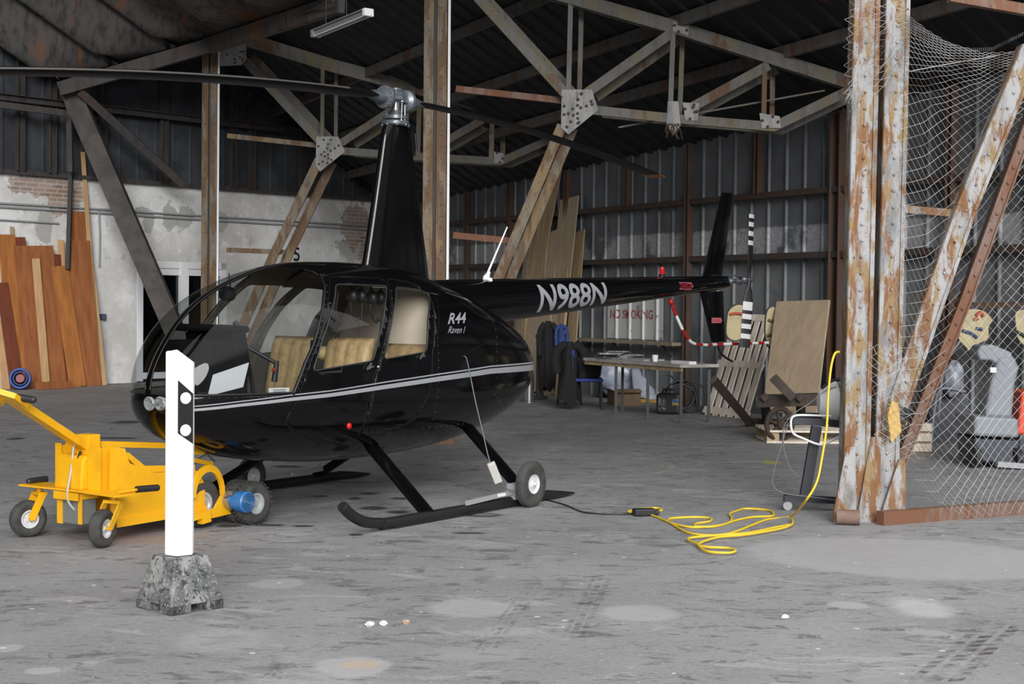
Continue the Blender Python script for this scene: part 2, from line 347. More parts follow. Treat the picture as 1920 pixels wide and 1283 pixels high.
# ---------------------------------------------------------------- floor
def floor_mat():
    m, nt, b = newmat('floor_concrete')
    pos = flat(nt, nt.nodes.new('ShaderNodeNewGeometry').outputs['Position'])
    c = mixc(nt, ramp(nt, noise(nt, .45, 6, .6, pos, .5), .3, .7), (.285, .284, .286), (.215, .214, .216))
    c = mixc(nt, ramp(nt, noise(nt, 2.6, 8, .7, pos, .8), .54, .66, 0, .7), c, (.135, .133, .133))
    c = mixc(nt, ramp(nt, noise(nt, 1.3, 7, .65, scaled(nt, (1, 1.6, 1), pos), 1.2), .57, .62, 0, .6), c, (.36, .357, .355))
    c = mixc(nt, ramp(nt, noise(nt, 3.5, 9, .72, scaled(nt, (1, 2.2, 1), pos), 1.0), .55, .61, 0, .75), c, (.085, .083, .083))
    c = mixc(nt, ramp(nt, noise(nt, 24, 6, .7, scaled(nt, (.6, 1.5, 1), pos), .5), .58, .66, 0, .75), c, (.08, .078, .078))
    c = mixc(nt, ramp(nt, noise(nt, 45, 5, .7, pos), .45, .75, 0, .45), c, (.42, .42, .42))
    c = mixc(nt, ramp(nt, noise(nt, 70, 4, .8, pos), .60, .70, 0, .5), c, (.09, .09, .09))
    wob = centred(nt, noise(nt, 5, 6, .65, pos))
    def px(u, v, wu, wv, col, k=1.0, soft=.3, ang=0, wb=.7):
        nonlocal c
        g = G(u, v); rx = wu * g.y / FPX; ry = wv * g.y * g.y / (FPX * CAMH)
        f = math2(nt, 'MULTIPLY', emask(nt, pos, wob, (g.x, g.y), rx, ry, ang, soft, wb), k)
        c = mixc(nt, f, c, col)
    # smooth patches, the paler slab at the right, rust-tinted spots
    pale = (.37, .37, .37)
    px(1700, 1045, 330, 42, (.36, .358, .355), .8, .18, -.30, .25)
    px(885, 1140, 95, 20, pale, .75); px(660, 1250, 80, 24, pale, .9); px(675, 1246, 50, 10, (.46, .36, .27), .8, .5)
    px(520, 1095, 60, 11, pale, .6); px(1200, 1150, 85, 18, pale, .7); px(1592, 1135, 45, 8, pale, .8)
    px(1730, 1140, 80, 24, (.46, .46, .46), .75, .6); px(80, 1258, 40, 8, pale, .8); px(15, 1216, 30, 9, pale, .8); px(420, 1200, 120, 30, pale, .5, .5)
    px(260, 1010, 160, 14, (.30, .19, .13), .55, .8); px(900, 1225, 150, 20, pale, .35, .6)
    px(860, 925, 60, 8, (.30, .30, .30), .5, .6); px(700, 918, 75, 7, (.34, .34, .34), .7, .6)
    # oil spots under the cabin and along the left
    oil = (.012, .011, .011)
    for u, v, wu, wv in ((693, 926, 24, 2.6), (665, 935, 16, 3), (752, 935, 26, 3), (668, 1003, 18, 3), (905, 966, 46, 6),
                         (700, 953, 34, 5), (745, 961, 30, 4), (600, 931, 22, 2), (430, 986, 32, 4), (500, 985, 45, 3), (570, 987, 26, 2),
                         (240, 792, 36, 4), (215, 822, 50, 2.5), (30, 823, 22, 3), (170, 844, 26, 2), (1160, 1014, 14, 2.2), (540, 875, 40, 3),
                         (490, 1256, 50, 9), (1240, 1235, 30, 3), (880, 1000, 40, 3), (1200, 1050, 46, 1.5), (240, 1240, 40, 6)):
        px(u, v, wu, wv, oil, .85 if v < 1010 else .3, .5, 0, 1.1)
    px(905, 965, 28, 2.5, (.20, .20, .20), .8, .4)
    # chalky circle and yellow paint remains
    def ring(u, v, wu, wv, col, k):
        nonlocal c
        g = G(u, v); rx = wu * g.y / FPX; ry = wv * g.y * g.y / (FPX * CAMH)
        a = emask(nt, pos, wob, (g.x, g.y), rx, ry, 0, .05, .12); d = emask(nt, pos, wob, (g.x, g.y), rx * .96, ry * .95, 0, .05, .12)
        c = mixc(nt, math2(nt, 'MULTIPLY', math2(nt, 'SUBTRACT', a, d), k), c, col)
    ring(1080, 872, 190, 22, (.34, .33, .25), .7)
    px(1445, 867, 26, 5, (.50, .46, .06), .8, .8); px(1395, 866, 45, 3, (.34, .34, .32), .7, .6)
    # tyre tracks: chevroned dark bands
    def track(u0, v0, u1, v1, wpx, k=.7, teeth=55, ribs=True):
        nonlocal c
        a, d = G(u0, v0), G(u1, v1); mid = (a + d) / 2; L = (d - a).length / 2; an = math.atan2(d.y - a.y, d.x - a.x)
        w = wpx * mid.y / FPX
        n = nt.nodes.new('ShaderNodeMapping'); n.vector_type = 'TEXTURE'
        n.inputs['Location'].default_value = (mid.x, mid.y, 0); n.inputs['Rotation'].default_value = (0, 0, an)
        nt.links.new(pos, n.inputs['Vector']); s = nt.nodes.new('ShaderNodeSeparateXYZ'); nt.links.new(n.outputs[0], s.inputs[0])
        fx = ramp(nt, math2(nt, 'ABSOLUTE', s.outputs[0]), L * .8, L, 1, 0); fy = ramp(nt, math2(nt, 'ABSOLUTE', s.outputs[1]), w * .9, w, 1, 0)
        t1 = ramp(nt, math2(nt, 'SINE', math2(nt, 'ADD', math2(nt, 'MULTIPLY', s.outputs[0], teeth), math2(nt, 'MULTIPLY', s.outputs[1], 60))), -.4, .4, .35, 1)
        t2 = ramp(nt, math2(nt, 'SINE', math2(nt, 'MULTIPLY', s.outputs[1], 3.14159 * 3 / w)), -.7, -.3, 0, 1)
        f = math2(nt, 'MULTIPLY', math2(nt, 'MULTIPLY', fx, fy), math2(nt, 'MULTIPLY', t1, t2))
        f = math2(nt, 'MULTIPLY', f, ramp(nt, noise(nt, 7, 6, .7, pos), .40, .62, 0, k)); c = mixc(nt, f, c, (.06, .045, .047))
    track(1745, 1290, 1890, 1165, 50, .95); track(900, 1235, 1010, 1090, 22, .55); track(1075, 1200, 1135, 1075, 24, .6)
    # pale chips
    v = nt.nodes.new('ShaderNodeTexVoronoi'); v.inputs['Scale'].default_value = 7; v.inputs['Randomness'].default_value = 1; nt.links.new(pos, v.inputs['Vector'])
    sp = nt.nodes.new('ShaderNodeSeparateColor'); nt.links.new(v.outputs['Color'], sp.inputs[0])
    rad = ramp(nt, sp.outputs[0], .55, 1.0, 0.0, .11)
    chip = math2(nt, 'LESS_THAN', v.outputs['Distance'], rad); c = mixc(nt, math2(nt, 'MULTIPLY', chip, .8), c, (.62, .62, .61))
    v = nt.nodes.new('ShaderNodeTexVoronoi'); v.inputs['Scale'].default_value = 19; nt.links.new(pos, v.inputs['Vector'])
    sp = nt.nodes.new('ShaderNodeSeparateColor'); nt.links.new(v.outputs['Color'], sp.inputs[0])
    chip = math2(nt, 'LESS_THAN', v.outputs['Distance'], ramp(nt, sp.outputs[0], .5, 1.0, 0, .13)); c = mixc(nt, math2(nt, 'MULTIPLY', chip, .7), c, (.5, .5, .49))
    nt.links.new(c, b.inputs['Base Color'])
    nt.links.new(ramp(nt, noise(nt, 1.5, 5, .6, pos), .3, .7, .55, .85), b.inputs['Roughness'])
    h = math2(nt, 'ADD', noise(nt, 40, 6, .75, pos), math2(nt, 'MULTIPLY', noise(nt, 5, 5, .6, pos), 1.2)); bump(nt, b, h, .55, .012)
    return m
mb = MB(); mb.add([(-60, -40, 0), (60, -40, 0), (60, 60, 0), (-60, 60, 0)], [(0, 1, 2, 3)])
struct(mb.build('floor', floor_mat()))

# ---------------------------------------------------------------- corrugated walls
def wallcoord(nt, p, d):
    g = nt.nodes.new('ShaderNodeNewGeometry').outputs['Position']
    s = nt.nodes.new('ShaderNodeVectorMath'); s.operation = 'SUBTRACT'; nt.links.new(g, s.inputs[0]); s.inputs[1].default_value = p
    t = nt.nodes.new('ShaderNodeVectorMath'); t.operation = 'DOT_PRODUCT'; nt.links.new(s.outputs[0], t.inputs[0]); t.inputs[1].default_value = d
    z = nt.nodes.new('ShaderNodeSeparateXYZ'); nt.links.new(g, z.inputs[0])
    c = nt.nodes.new('ShaderNodeCombineXYZ'); nt.links.new(t.outputs['Value'], c.inputs[0]); nt.links.new(z.outputs[2], c.inputs[1])
    return c.outputs[0], t.outputs['Value'], z.outputs[2]
def corr_mat():
    m, nt, b = newmat('corrugated_sheet')
    vec, s, z = wallcoord(nt, WRp, WRd)
    c = mixc(nt, ramp(nt, noise(nt, 1.2, 6, .6), .35, .65), (.115, .125, .138), (.08, .086, .096))
    c = mixc(nt, ramp(nt, noise(nt, 14, 5, .7, scaled(nt, (1, 1, .12))), .55, .7, 0, .5), c, (.13, .135, .14))
    # pale primer band with flaking edge, and a mid grey foot
    zz = math2(nt, 'ADD', z, math2(nt, 'MULTIPLY', centred(nt, noise(nt, 9, 7, .75)), .10))
    band = math2(nt, 'MULTIPLY', ramp(nt, zz, 2.20, 2.26), ramp(nt, zz, 2.66, 2.70, 1, 0))
    band = math2(nt, 'MULTIPLY', band, ramp(nt, noise(nt, 1.1, 7, .7), .40, .50))
    c = mixc(nt, math2(nt, 'MULTIPLY', band, .8), c, mixc(nt, ramp(nt, noise(nt, 20, 7, .8), .45, .6), (.30, .31, .33), (.44, .45, .47)))
    foot = math2(nt, 'MULTIPLY', ramp(nt, zz, 2.2, 1.9), ramp(nt, noise(nt, .8, 6, .7), .35, .55))
    c = mixc(nt, math2(nt, 'MULTIPLY', foot, .7), c, (.19, .20, .21))
    c = mixc(nt, ramp(nt, noise(nt, 3, 8, .7), .64, .7, 0, .8), c, (.10, .05, .03))
    nt.links.new(c, b.inputs['Base Color']); b.inputs['Roughness'].default_value = .5; b.inputs['Metallic'].default_value = .0
    return m
CORR = corr_mat()
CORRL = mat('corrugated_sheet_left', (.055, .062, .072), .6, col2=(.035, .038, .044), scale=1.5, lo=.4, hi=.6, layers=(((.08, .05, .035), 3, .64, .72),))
RIB = .40
def ribprof(s):
    k = (s / RIB) % 1.0 * RIB
    if k < .012: return .035 * k / .012
    if k < .035: return .035
    if k < .047: return .035 * (.047 - k) / .012
    return 0.0
def corr_wall(name, p, d, n, s0, s1, z0, ztop, m, side, hole=None):
    mb = MB(); rows = [[], [], [], []]; k = math.floor(s0 / RIB)
    ss = []
    while k * RIB < s1:
        for q in (0, .012, .035, .047): ss.append(k * RIB + q)
        k += 1
    lo, hi = [], []
    for s in ss:
        q = p + d * s + n * ribprof(s + 1e-6); lo.append(Vector((q.x, q.y, z0))); hi.append(Vector((q.x, q.y, max(z0 + .05, ztop(q.x, q.y)))))
    if hole is None: mb.grid([lo, hi], smooth=False)
    else:                                   # one small rust hole letting daylight in
        hs, hz0, hz1 = hole; r1 = [Vector((q.x, q.y, hz0)) for q in lo]; r2 = [Vector((q.x, q.y, hz1)) for q in lo]
        k = max(i for i, s in enumerate(ss) if s < hs)
        for a, b in ((lo, r1), (r2, hi)): mb.grid([a, b], smooth=False)
        mb.grid([r1[:k + 1], r2[:k + 1]], smooth=False); mb.grid([r1[k + 1:], r2[k + 1:]], smooth=False)
        A, B, C, D = r1[k], r1[k + 1], r2[k + 1], r2[k]; c = (A + C) / 2; f = (hs - ss[k]) / (ss[k + 1] - ss[k]); c = A.lerp(B, f); c.z = (hz0 + hz1) / 2
        ov = [c + d * (math.cos(t) * .055) + Vector((0, 0, math.sin(t) * .068)) for t in [math.pi / 4 + math.pi / 12 * j for j in range(24)]]
        cor = [C, D, A, B] if (C - A).dot(d) > 0 else [D, C, B, A]
        mb.v_start = 0
        for q in range(4):
            seg = [ov[(q * 6 + j) % 24] for j in range(7)]; cc = cor[q]; cn = cor[(q + 1) % 4]
            mb.add([cc, cn] + seg, [(0,) + (1,) + tuple(range(8, 1, -1))])
    o = mb.build(name, m); o['kind'] = 'structure'; FR[o.name] = (Vector((0, 0, 0)), 0)
    s = o.modifiers.new('s', 'SOLIDIFY'); s.thickness = .006
    return o
SR0, SR1 = -15.0, 14.95
wall_right = corr_wall('wall_right', WRp, WRd, WRn, SR0, SR1, 0, lambda x, y: roofz(x, y), CORR, 1, ((WR(918, 332) - WRp).dot(WRd), WR(918, 332).z - .12, WR(918, 332).z + .12))
ZL = 3.74
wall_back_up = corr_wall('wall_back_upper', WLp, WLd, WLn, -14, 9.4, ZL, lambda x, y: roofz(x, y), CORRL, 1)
# plaster wall
def plaster_mat():
    m, nt, b = newmat('old_plaster')
    vec, s, z = wallcoord(nt, WLp, WLd)
    c = mixc(nt, ramp(nt, noise(nt, .9, 7, .65), .38, .62), (.78, .78, .78), (.60, .59, .57))
    c = mixc(nt, ramp(nt, noise(nt, 3, 8, .7), .52, .62, 0, .7), c, (.86, .86, .86))
    c = mixc(nt, ramp(nt, noise(nt, 5, 8, .75), .57, .65, 0, .6), c, (.34, .33, .31))
    low = math2(nt, 'MULTIPLY', ramp(nt, z, 2.7, 2.2), ramp(nt, noise(nt, .7, 6, .7), .35, .55)); c = mixc(nt, math2(nt, 'MULTIPLY', low, .6), c, (.48, .47, .45))
    wob = centred(nt, noise(nt, 4, 7, .7)); fv = flat(nt, vec)
    def wp(u, v):
        q = WL(u, v); return ((q - WLp).dot(WLd), q.z)
    for u, v, rx, rz in ((270, 398, .17, .10), (277, 415, .12, .20), (318, 408, .17, .28), (348, 408, .18, .24), (415, 415, .12, .22), (85, 420, .16, .3), (665, 470, .5, .25)):
        c = mixc(nt, math2(nt, 'MULTIPLY', emask(nt, fv, wob, wp(u, v), rx * 1.15, rz * 1.1, 0, .15, 2.4), .8), c, (.36, .36, .345))
    br = nt.nodes.new('ShaderNodeTexBrick'); nt.links.new(vec, br.inputs['Vector']); br.inputs['Scale'].default_value = 1
    br.inputs['Brick Width'].default_value = .25; br.inputs['Row Height'].default_value = .078; br.inputs['Mortar Size'].default_value = .012
    br.inputs['Color1'].default_value = (.36, .22, .16, 1); br.inputs['Color2'].default_value = (.22, .14, .11, 1); br.inputs['Mortar'].default_value = (.42, .37, .32, 1)
    for u, v, rx, rz in ((85, 350, .75, .22), (120, 375, .4, .3), (668, 425, .45, .55), (690, 470, .4, .4)):
        c = mixc(nt, math2(nt, 'MULTIPLY', emask(nt, fv, wob, wp(u, v), rx, rz, 0, .15, 2.2), .8), c, br.outputs[0])
    nt.links.new(c, b.inputs['Base Color']); b.inputs['Roughness'].default_value = .95; bump(nt, b, noise(nt, 12, 8, .7), .5, .02)
    return m
PLASTER = plaster_mat()
# door opening in the plaster wall
du0, du1 = (WL(257, 600) - WLp).dot(WLd), (WL(424, 600) - WLp).dot(WLd); dzt = WL(300, 490).z
mb = MB()
for a, b_, z0, z1 in ((-14, du0, 0, ZL), (du1, 9.4, 0, ZL), (du0, du1, dzt, ZL)):
    mb.bar(WLp + WLd * a + Vector((0, 0, (z0 + z1) / 2)) - WLn * .18, WLp + WLd * b_ + Vector((0, 0, (z0 + z1) / 2)) - WLn * .18, z1 - z0, .36, WLn)
wall_back = struct(mb.build('wall_back', PLASTER)); FR[wall_back.name] = (Vector((0, 0, 0)), 0)
mb = MB(); mb.bar(WLp + WLd * -14 + Vector((0, 0, ZL)) + WLn * .04, WLp + WLd * 9.2 + Vector((0, 0, ZL)) + WLn * .04, .07, .14, WLn)
mb.build('ledge', DARKSTEEL, wall_back)
# white glazed double door in the plaster wall
PVC = mat('white_pvc', (.78, .79, .82), .4)
def wl3(s, z, off): return WLp + WLd * s + WLn * off + Vector((0, 0, z))
d1 = MB(); fw = .13
for a in (du0 + fw / 2, du1 - fw / 2): d1.bar(wl3(a, .02, -.05), wl3(a, dzt, -.05), fw, .12, WLn)
d1.bar(wl3(du0, dzt - fw / 2, -.05), wl3(du1, dzt - fw / 2, -.05), fw, .12, WLn)
mid = (WL(345, 600) - WLp).dot(WLd); d1.bar(wl3(mid, .02, -.04), wl3(mid, dzt, -.04), .19, .12, WLn)
door = struct(d1.build('door_1', PVC)); FR[door.name] = (Vector((0, 0, 0)), 0)
for a, b_ in ((du0 + fw, mid - .095), (mid + .095, du1 - fw)):
    q = MB(); q.bar(wl3(a, dzt / 2, -.06), wl3(b_, dzt / 2, -.06), dzt - .2, .008, WLn); q.build('glass_pane', GLASSB, door)
    q = MB()
    for z in (.12, dzt - .2): q.bar(wl3(a, z, -.045), wl3(b_, z, -.045), .12, .09, WLn)
    q.build('sash', PVC, door)
mb = MB(); mb.bar(wl3(du0 - .5, dzt / 2, -1.6), wl3(du1 + .5, dzt / 2, -1.6), dzt + .6, .02, WLn)   # the room behind
mb.bar(wl3(du0 - .3, dzt / 2, -.4), wl3(du0 - .3, dzt / 2, -1.6), dzt + .6, .02, WLd); mb.bar(wl3(du1 + .3, dzt / 2, -.4), wl3(du1 + .3, dzt / 2, -1.6), dzt + .6, .02, WLd)
struct(mb.build('wall_office', mat('office_dark', (.05, .055, .06), .8)))
# far strip of corrugated sheet closing the hall on the left, the lintel over the opening
wdir = Vector((-.4745, .8803, 0)); edir = Vector((.8803, .4745, 0)); C3 = Vector((2.40, 11.25, 0))
p0 = WLp + WLd * -14; p1 = C3 - edir * 15 + wdir * -.0
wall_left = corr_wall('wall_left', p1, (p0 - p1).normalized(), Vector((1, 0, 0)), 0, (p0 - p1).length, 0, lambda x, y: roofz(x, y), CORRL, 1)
p0, p1 = C3 - edir * 20, C3 + edir * 9.5
# roof sheets: ribs run down the slope
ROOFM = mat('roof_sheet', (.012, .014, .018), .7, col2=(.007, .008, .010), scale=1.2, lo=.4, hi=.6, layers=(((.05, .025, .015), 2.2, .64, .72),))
mb = MB(); rows = []
k = 0; a = -.05
while a < 30:
    for q, h in ((0, 0), (.03, -.035), (.08, -.035), (.11, 0)):
        r = []
        for b_ in (-20, 9.6):
            pt = C3 + wdir * (a + q) + edir * b_; r.append(Vector((pt.x, pt.y, roofz(pt.x, pt.y) + h)))
        rows.append(r)
    a += .4
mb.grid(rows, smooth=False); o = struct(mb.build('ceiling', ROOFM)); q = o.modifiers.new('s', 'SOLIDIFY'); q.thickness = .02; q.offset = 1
# girts, studs and shelf on the right wall
def wr3(s, z, off): return WRp + WRd * s + WRn * off + Vector((0, 0, z))
def sR(u, v=600): return (WR(u, v) - WRp).dot(WRd)
mb = MB()
for z, w in ((3.04, .10), (2.22, .10)): pass
for z, w in ((3.13, .085), (2.26, .085), (4.4, .08)):
    g_ = MB(); g_.channel(wr3(SR0, z, .13), wr3(SR1, z, .13), w, .08, WRn, flip=-1); g_.build('girt', GIRTM, wall_right)
for u, zlo in ((885, 0), (965, 0), (1072, 0), (1185, 3.16), (1300, 0), (1430, 3.16), (1578, 0), (1792, 0), (1990, 0)):
    s = sR(u); g_ = MB(); w = .2 if u == 1578 else .10
    zt = roofz(*(WRp + WRd * s).xy) - .05
    g_.channel(wr3(s, zlo, .07), wr3(s, zt, .07), w, .1, WRn, flip=1); g_.build('stud', STUDM, wall_right)
def sL(u, v=250): return (WL(u, v) - WLp).dot(WLd)
for u in (30, 90, 185, 300, 430, 465, 560, 650):
    s = sL(u); g_ = MB(); q = WLp + WLd * s
    g_.channel(wl3(s, ZL + .03, .08), wl3(s, roofz(q.x, q.y) - .1, .08), .14, .1, WLn); g_.build('stud', DARKSTEEL, wall_back_up)
for z in (5.0, 6.2):
    g_ = MB(); g_.channel(wl3(-13, z, .16), wl3(8, min(z, 99), .16), .12, .08, WLn); g_.build('girt', DARKSTEEL, wall_back_up)
PURLM = rusty('purlin_paint', (.11, .105, .10), (.10, .05, .03), (.03, .025, .02), .55, 2.0, (.07, .066, .06))
# purlins: one object each, along the roof
for i, b_ in enumerate((-9.0, -7.2, -5.4, -3.6, -1.9, -.2, 1.7, 3.1, 4.1, 5.0)):
    a0, a1 = C3 + wdir * 2 + edir * b_, C3 + wdir * 27 + edir * b_
    zz = [roofz(p.x, p.y) - .14 for p in (a0, a1)]
    g_ = MB(); base = Vector((a0.x, a0.y, zz[0])); 
    g_.bar(base, (a1.x, a1.y, zz[1]), .16, .07, edir)
    o = g_.build('roof_purlin', PURLM if i > 3 else DARKSTEEL, loc=base)
    pos_ = ['at the far left', 'third strip from the left edge', 'left of the hanging tube lamp', 'crossing behind the tube lamp', 'just right of the hanging tube lamp', 'crossing above the tall rusty middle column',
            'passing over the nearer plate of rivets', 'meeting the right part of the nearer truss', 'close above the end of the nearer truss', 'rightmost, over the wire mesh bay'][i]
    tag(o, 'long painted steel purlin under the dark roof, ' + pos_, 'purlin', 'purlins under the roof')

# ---------------------------------------------------------------- trusses and columns
def rivets(mb, u0, v0, u1, v1, n, Y, rows=2, wpx=10, r=.018, jit=0, nrm=(0, -1, 0)):
    for i in range(n):
        for k in range(rows):
            t = (i + .5 + (k * .5)) / (n + .5); a = P(u0, v0, Y); b = P(u1, v1, Y); d = (b - a).normalized(); o = Vector((d.z, 0, -d.x))
            q = a + (b - a) * t + o * ((k - (rows - 1) / 2) * wpx * Y / FPX)
            mb.sphere(q, r, 6, 4, (1, .5, 1))
def truss(name, label, cat, loc, Yf, off, members, plates, mats, tie=None):
    """members: (name, pixel ends, width px, doubled?, material); every one a part of its own"""
    t = thing(name, label, cat, loc)
    for nm, (u0, v0), (u1, v1), w, dbl, m in members:
        a, b = P(u0, v0, Yf(u0)), P(u1, v1, Yf(u1)); wd = w * (a.y + b.y) / 2 / FPX
        for q in ((Vector(), off) if dbl else (off * .5,)):
            g_ = MB(); g_.channel(a + q, b + q, wd, .06, (0, 1, 0), flip=1); g_.build(nm, mats[m], t)
    for poly, nr in plates:
        pts = [P(u, v, Yf(u) - .02) for u, v in poly]
        g_ = MB(); g_.prism(pts, (0, .015, 0)); pl = g_.build('gusset_plate', mats['plate'], t)
        FRk = FR[t.name]; FR[pl.name] = FRk
        r_ = MB(); cx = sum(p[0] for p in poly) / len(poly); cy = sum(p[1] for p in poly) / len(poly)
        rnd = random.Random(len(poly) * 31 + int(cx))
        for i in range(nr):
            k = i % len(poly); a, b = poly[k], poly[(k + 1) % len(poly)]; f = .25 + .5 * rnd.random(); g2 = .80 - .28 * ((i // len(poly)) % 3)
            u = cx + (a[0] + (b[0] - a[0]) * f - cx) * g2; v = cy + (a[1] + (b[1] - a[1]) * f - cy) * g2
            r_.sphere(P(u, v, Yf(u) - .03), .020, 6, 4, (1, .5, 1))
        r_.build('rivets', RIVETM, pl, world=True)
    return t
Y2 = lambda u: 21.5 + (u - 815) / 775 * -2.0
off2 = Vector((.16, .34, 0)); TM = {'g': TRUSSM, 'r': RUSTFAR, 'd': DARKSTEEL, 'plate': PLATEM, 't': RUSTRED}
truss('roof_truss', 'nearer grey riveted roof truss running right from the rusty middle column', 'truss', P(1085, 210, 21), Y2, off2, [
    ('top_chord', (812, -78), (1270, 52), 24, 1, 'g'), ('top_chord', (1270, 52), (1596, 155), 24, 1, 'g'),
    ('bottom_chord', (1110, 206), (1262, 222), 17, 1, 'g'), ('bottom_chord', (1262, 222), (1455, 238), 17, 1, 'g'), ('bottom_chord', (1450, 238), (1592, 170), 18, 1, 'g'),
    ('diagonal', (1062, 178), (880, -22), 18, 1, 'g'), ('diagonal', (1098, 176), (1262, 60), 18, 1, 'g'), ('diagonal', (1290, 205), (1442, 122), 18, 1, 'g'),
    ('web_post', (1066, 175), (1070, 0), 9, 1, 'g'), ('web_post', (1257, 208), (1262, 62), 9, 1, 'g'), ('web_post', (1432, 228), (1434, 118), 9, 1, 'r'),
    ('knee_brace', (1054, 235), (925, 545), 19, 1, 'r'), ('knee_brace', (925, 545), (845, 725), 19, 1, 'r'),
    ('tie', (843, 163), (1060, 187), 12, 0, 't'), ('tie', (838, 440), (960, 452), 12, 0, 't'), ('rod', (1150, 236), (1540, 166), 3, 0, 'g'),
    ], [([(1053, 168), (1110, 168), (1122, 206), (1066, 252), (1052, 240)], 20), ([(1280, 192), (1312, 194), (1308, 226), (1285, 226)], 6),
        ([(1252, 190), (1272, 190), (1276, 236), (1262, 252), (1250, 232)], 0), ([(1424, 212), (1462, 218), (1464, 240), (1428, 240)], 4), ([(1262, 40), (1292, 48), (1290, 66), (1262, 58)], 4)], TM)
Y1 = lambda u: 27.6 + (u - 395) / 775 * -1.6
off1 = Vector((.19, .42, 0))
truss('roof_truss', 'farther grey riveted roof truss running right from the thin left column, behind the rotor mast', 'truss', P(618, 285, 27.3), Y1, off1, [
    ('top_chord', (400, 55), (620, 122), 24, 1, 'g'), ('top_chord', (620, 122), (1060, 238), 24, 1, 'g'),
    ('bottom_chord', (640, 283), (760, 292), 14, 1, 'g'), ('bottom_chord', (760, 292), (940, 303), 14, 1, 'g'), ('bottom_chord', (938, 303), (1030, 262), 14, 1, 'g'),
    ('diagonal', (605, 270), (445, 98), 16, 1, 'g'), ('diagonal', (640, 268), (760, 190), 14, 1, 'g'), ('diagonal', (800, 285), (905, 225), 14, 1, 'g'),
    ('web_post', (604, 262), (605, 125), 7, 1, 'g'), ('web_post', (760, 285), (763, 185), 9, 1, 'g'), ('web_post', (921, 298), (923, 215), 9, 1, 'r'),
    ('knee_brace', (598, 300), (512, 480), 17, 1, 'r'), ('knee_brace', (512, 480), (420, 690), 17, 1, 'r'),
    ('tie', (412, 252), (600, 272), 9, 0, 'r'), ('tie', (410, 468), (520, 472), 9, 0, 'r'),
    ], [([(593, 256), (634, 256), (647, 284), (600, 322), (592, 310)], 18), ([(412, 68), (460, 72), (462, 112), (452, 122), (412, 124)], 10), ([(926, 284), (944, 288), (944, 306), (926, 306)], 3)], TM)
def column(label, u_top, u_bot, Y, wpx, vb, m, strip, name='steel_column'):
    """two riveted channels back to back with a pale cable strip on the right edge"""
    base = G(u_bot, V0 + FPX * CAMH / Y); t = thing(name, label, 'column', (base.x, Y, 0))
    a = P(u_top, -90, Y); b = Vector((P(u_bot, 700, Y).x, Y, 0)); w = wpx * Y / FPX; sp = w * .27
    for s in (-1, 1):
        g_ = MB(); q = Vector((s * sp, 0, 0)); g_.channel(b + q, a + q, w * .40, .14, (0, 1, 0), th=.012, flip=1)
        for e in (-1, 1): g_.bar(b + q + Vector((e * w * .16, -.012, 0)), a + q + Vector((e * w * .16, -.012, 0)), w * .07, .02, (0, 1, 0))
        k = MB(); z = .2
        while z < a.z:
            f = z / a.z; c = b + (a - b) * f + q; g_.sphere(c + Vector((0, -.012, 0)), .012, 6, 4, (1, .6, 1)); z += .16
        g_.build('flange', m, t)
    g_ = MB(); g_.bar(b + Vector((0, .06, 0)), a + Vector((0, .06, 0)), w * .22, .02, (0, 1, 0)); g_.build('web', DARKSTEEL, t)
    if strip:
        g_ = MB(); q = Vector((w * .5 + .02, -.02, 0)); g_.bar(b + q + Vector((0, 0, .9)), a + q, .034, .03, (0, 1, 0)); tag(g_.build('cable_strip', mat('strip_white', (.75, .77, .78), .5), t), 'pale cable strip')
    return t
c2 = column('tall rusty riveted column in the middle, behind the rotor mast, with a white strip', 818, 812, 21.5, 46, 780, RUSTFAR, True)
c1 = column('thin brown riveted column left of the rotor mast, with a white strip', 395, 390, 27.6, 30, 740, RUSTFAR, True)
# column on the left wall side: dark post and brace
def leanbar(name, label, cat, a, b, w, t_, m, side=(0, 1, 0), group=None, ch=True):
    base = Vector((a.x, a.y, 0)); g_ = MB()
    (g_.channel if ch else g_.bar)(a, b, w, t_, side); o = g_.build(name, m, loc=base); return tag(o, label, cat, group)
o = leanbar('steel_brace', 'dark wide steel brace leaning left across the plaster wall and the white door', 'brace', P(378, 742, 27.4), P(132, 172, 27.2), .34, .2, mat('brace_dark', (.075, .065, .06), .7, col2=(.045, .038, .036), scale=3))
leanbar('steel_brace', 'thinner dark steel brace high up, ending on the ledge of the plaster wall', 'brace', P(345, 348, 28.6), P(150, 172, 27.0), .14, .1, DARKSTEEL)
leanbar('wall_post', 'upper grey steel post beside the leaning boards', 'post', P(131, 322, 27.3), P(128, 168, 27.3), .09, .1, DARKSTEEL)
leanbar('horizontal_strut', 'dark horizontal strut high on the left wall', 'strut', P(0, 196, 26.3), P(122, 212, 27), .11, .1, DARKSTEEL)
# ---------------------------------------------------------------- the near rusty column with its brace, and the mesh bay
YC = 11.3
col3 = thing('steel_column', 'big flaking white and rust double column at the right, nearest of all', 'column', (C3.x, YC, 0))
def chan3(u0, v0, u1, v1, wpx, Y, m, name, parent, t=.16):
    g_ = MB(); a, b = P(u0, v0, Y), P(u1, v1, Y); w = wpx * Y / FPX
    g_.channel(a, b, w, t, (0, 1, 0), th=.014)
    d = (b - a).normalized(); o = d.cross(Vector((0, 1, 0))).normalized()
    for e in (-1, 1): g_.bar(a + o * e * w * .40 - Vector((0, .012, 0)), b + o * e * w * .40 - Vector((0, .012, 0)), w * .16, .022, (0, 1, 0))
    L = (b - a).length; k = .06
    while k < L: g_.sphere(a + d * k + Vector((0, -.014, 0)), .012, 6, 4, (1, .6, 1)); k += .12
    return g_.build(name, m, parent)
chan3(1627, -60, 1603, 985, 50, YC, RUSTCOL, 'flange', col3)
chan3(1685, -60, 1660, 985, 46, YC + .02, RUSTCOL, 'flange', col3)
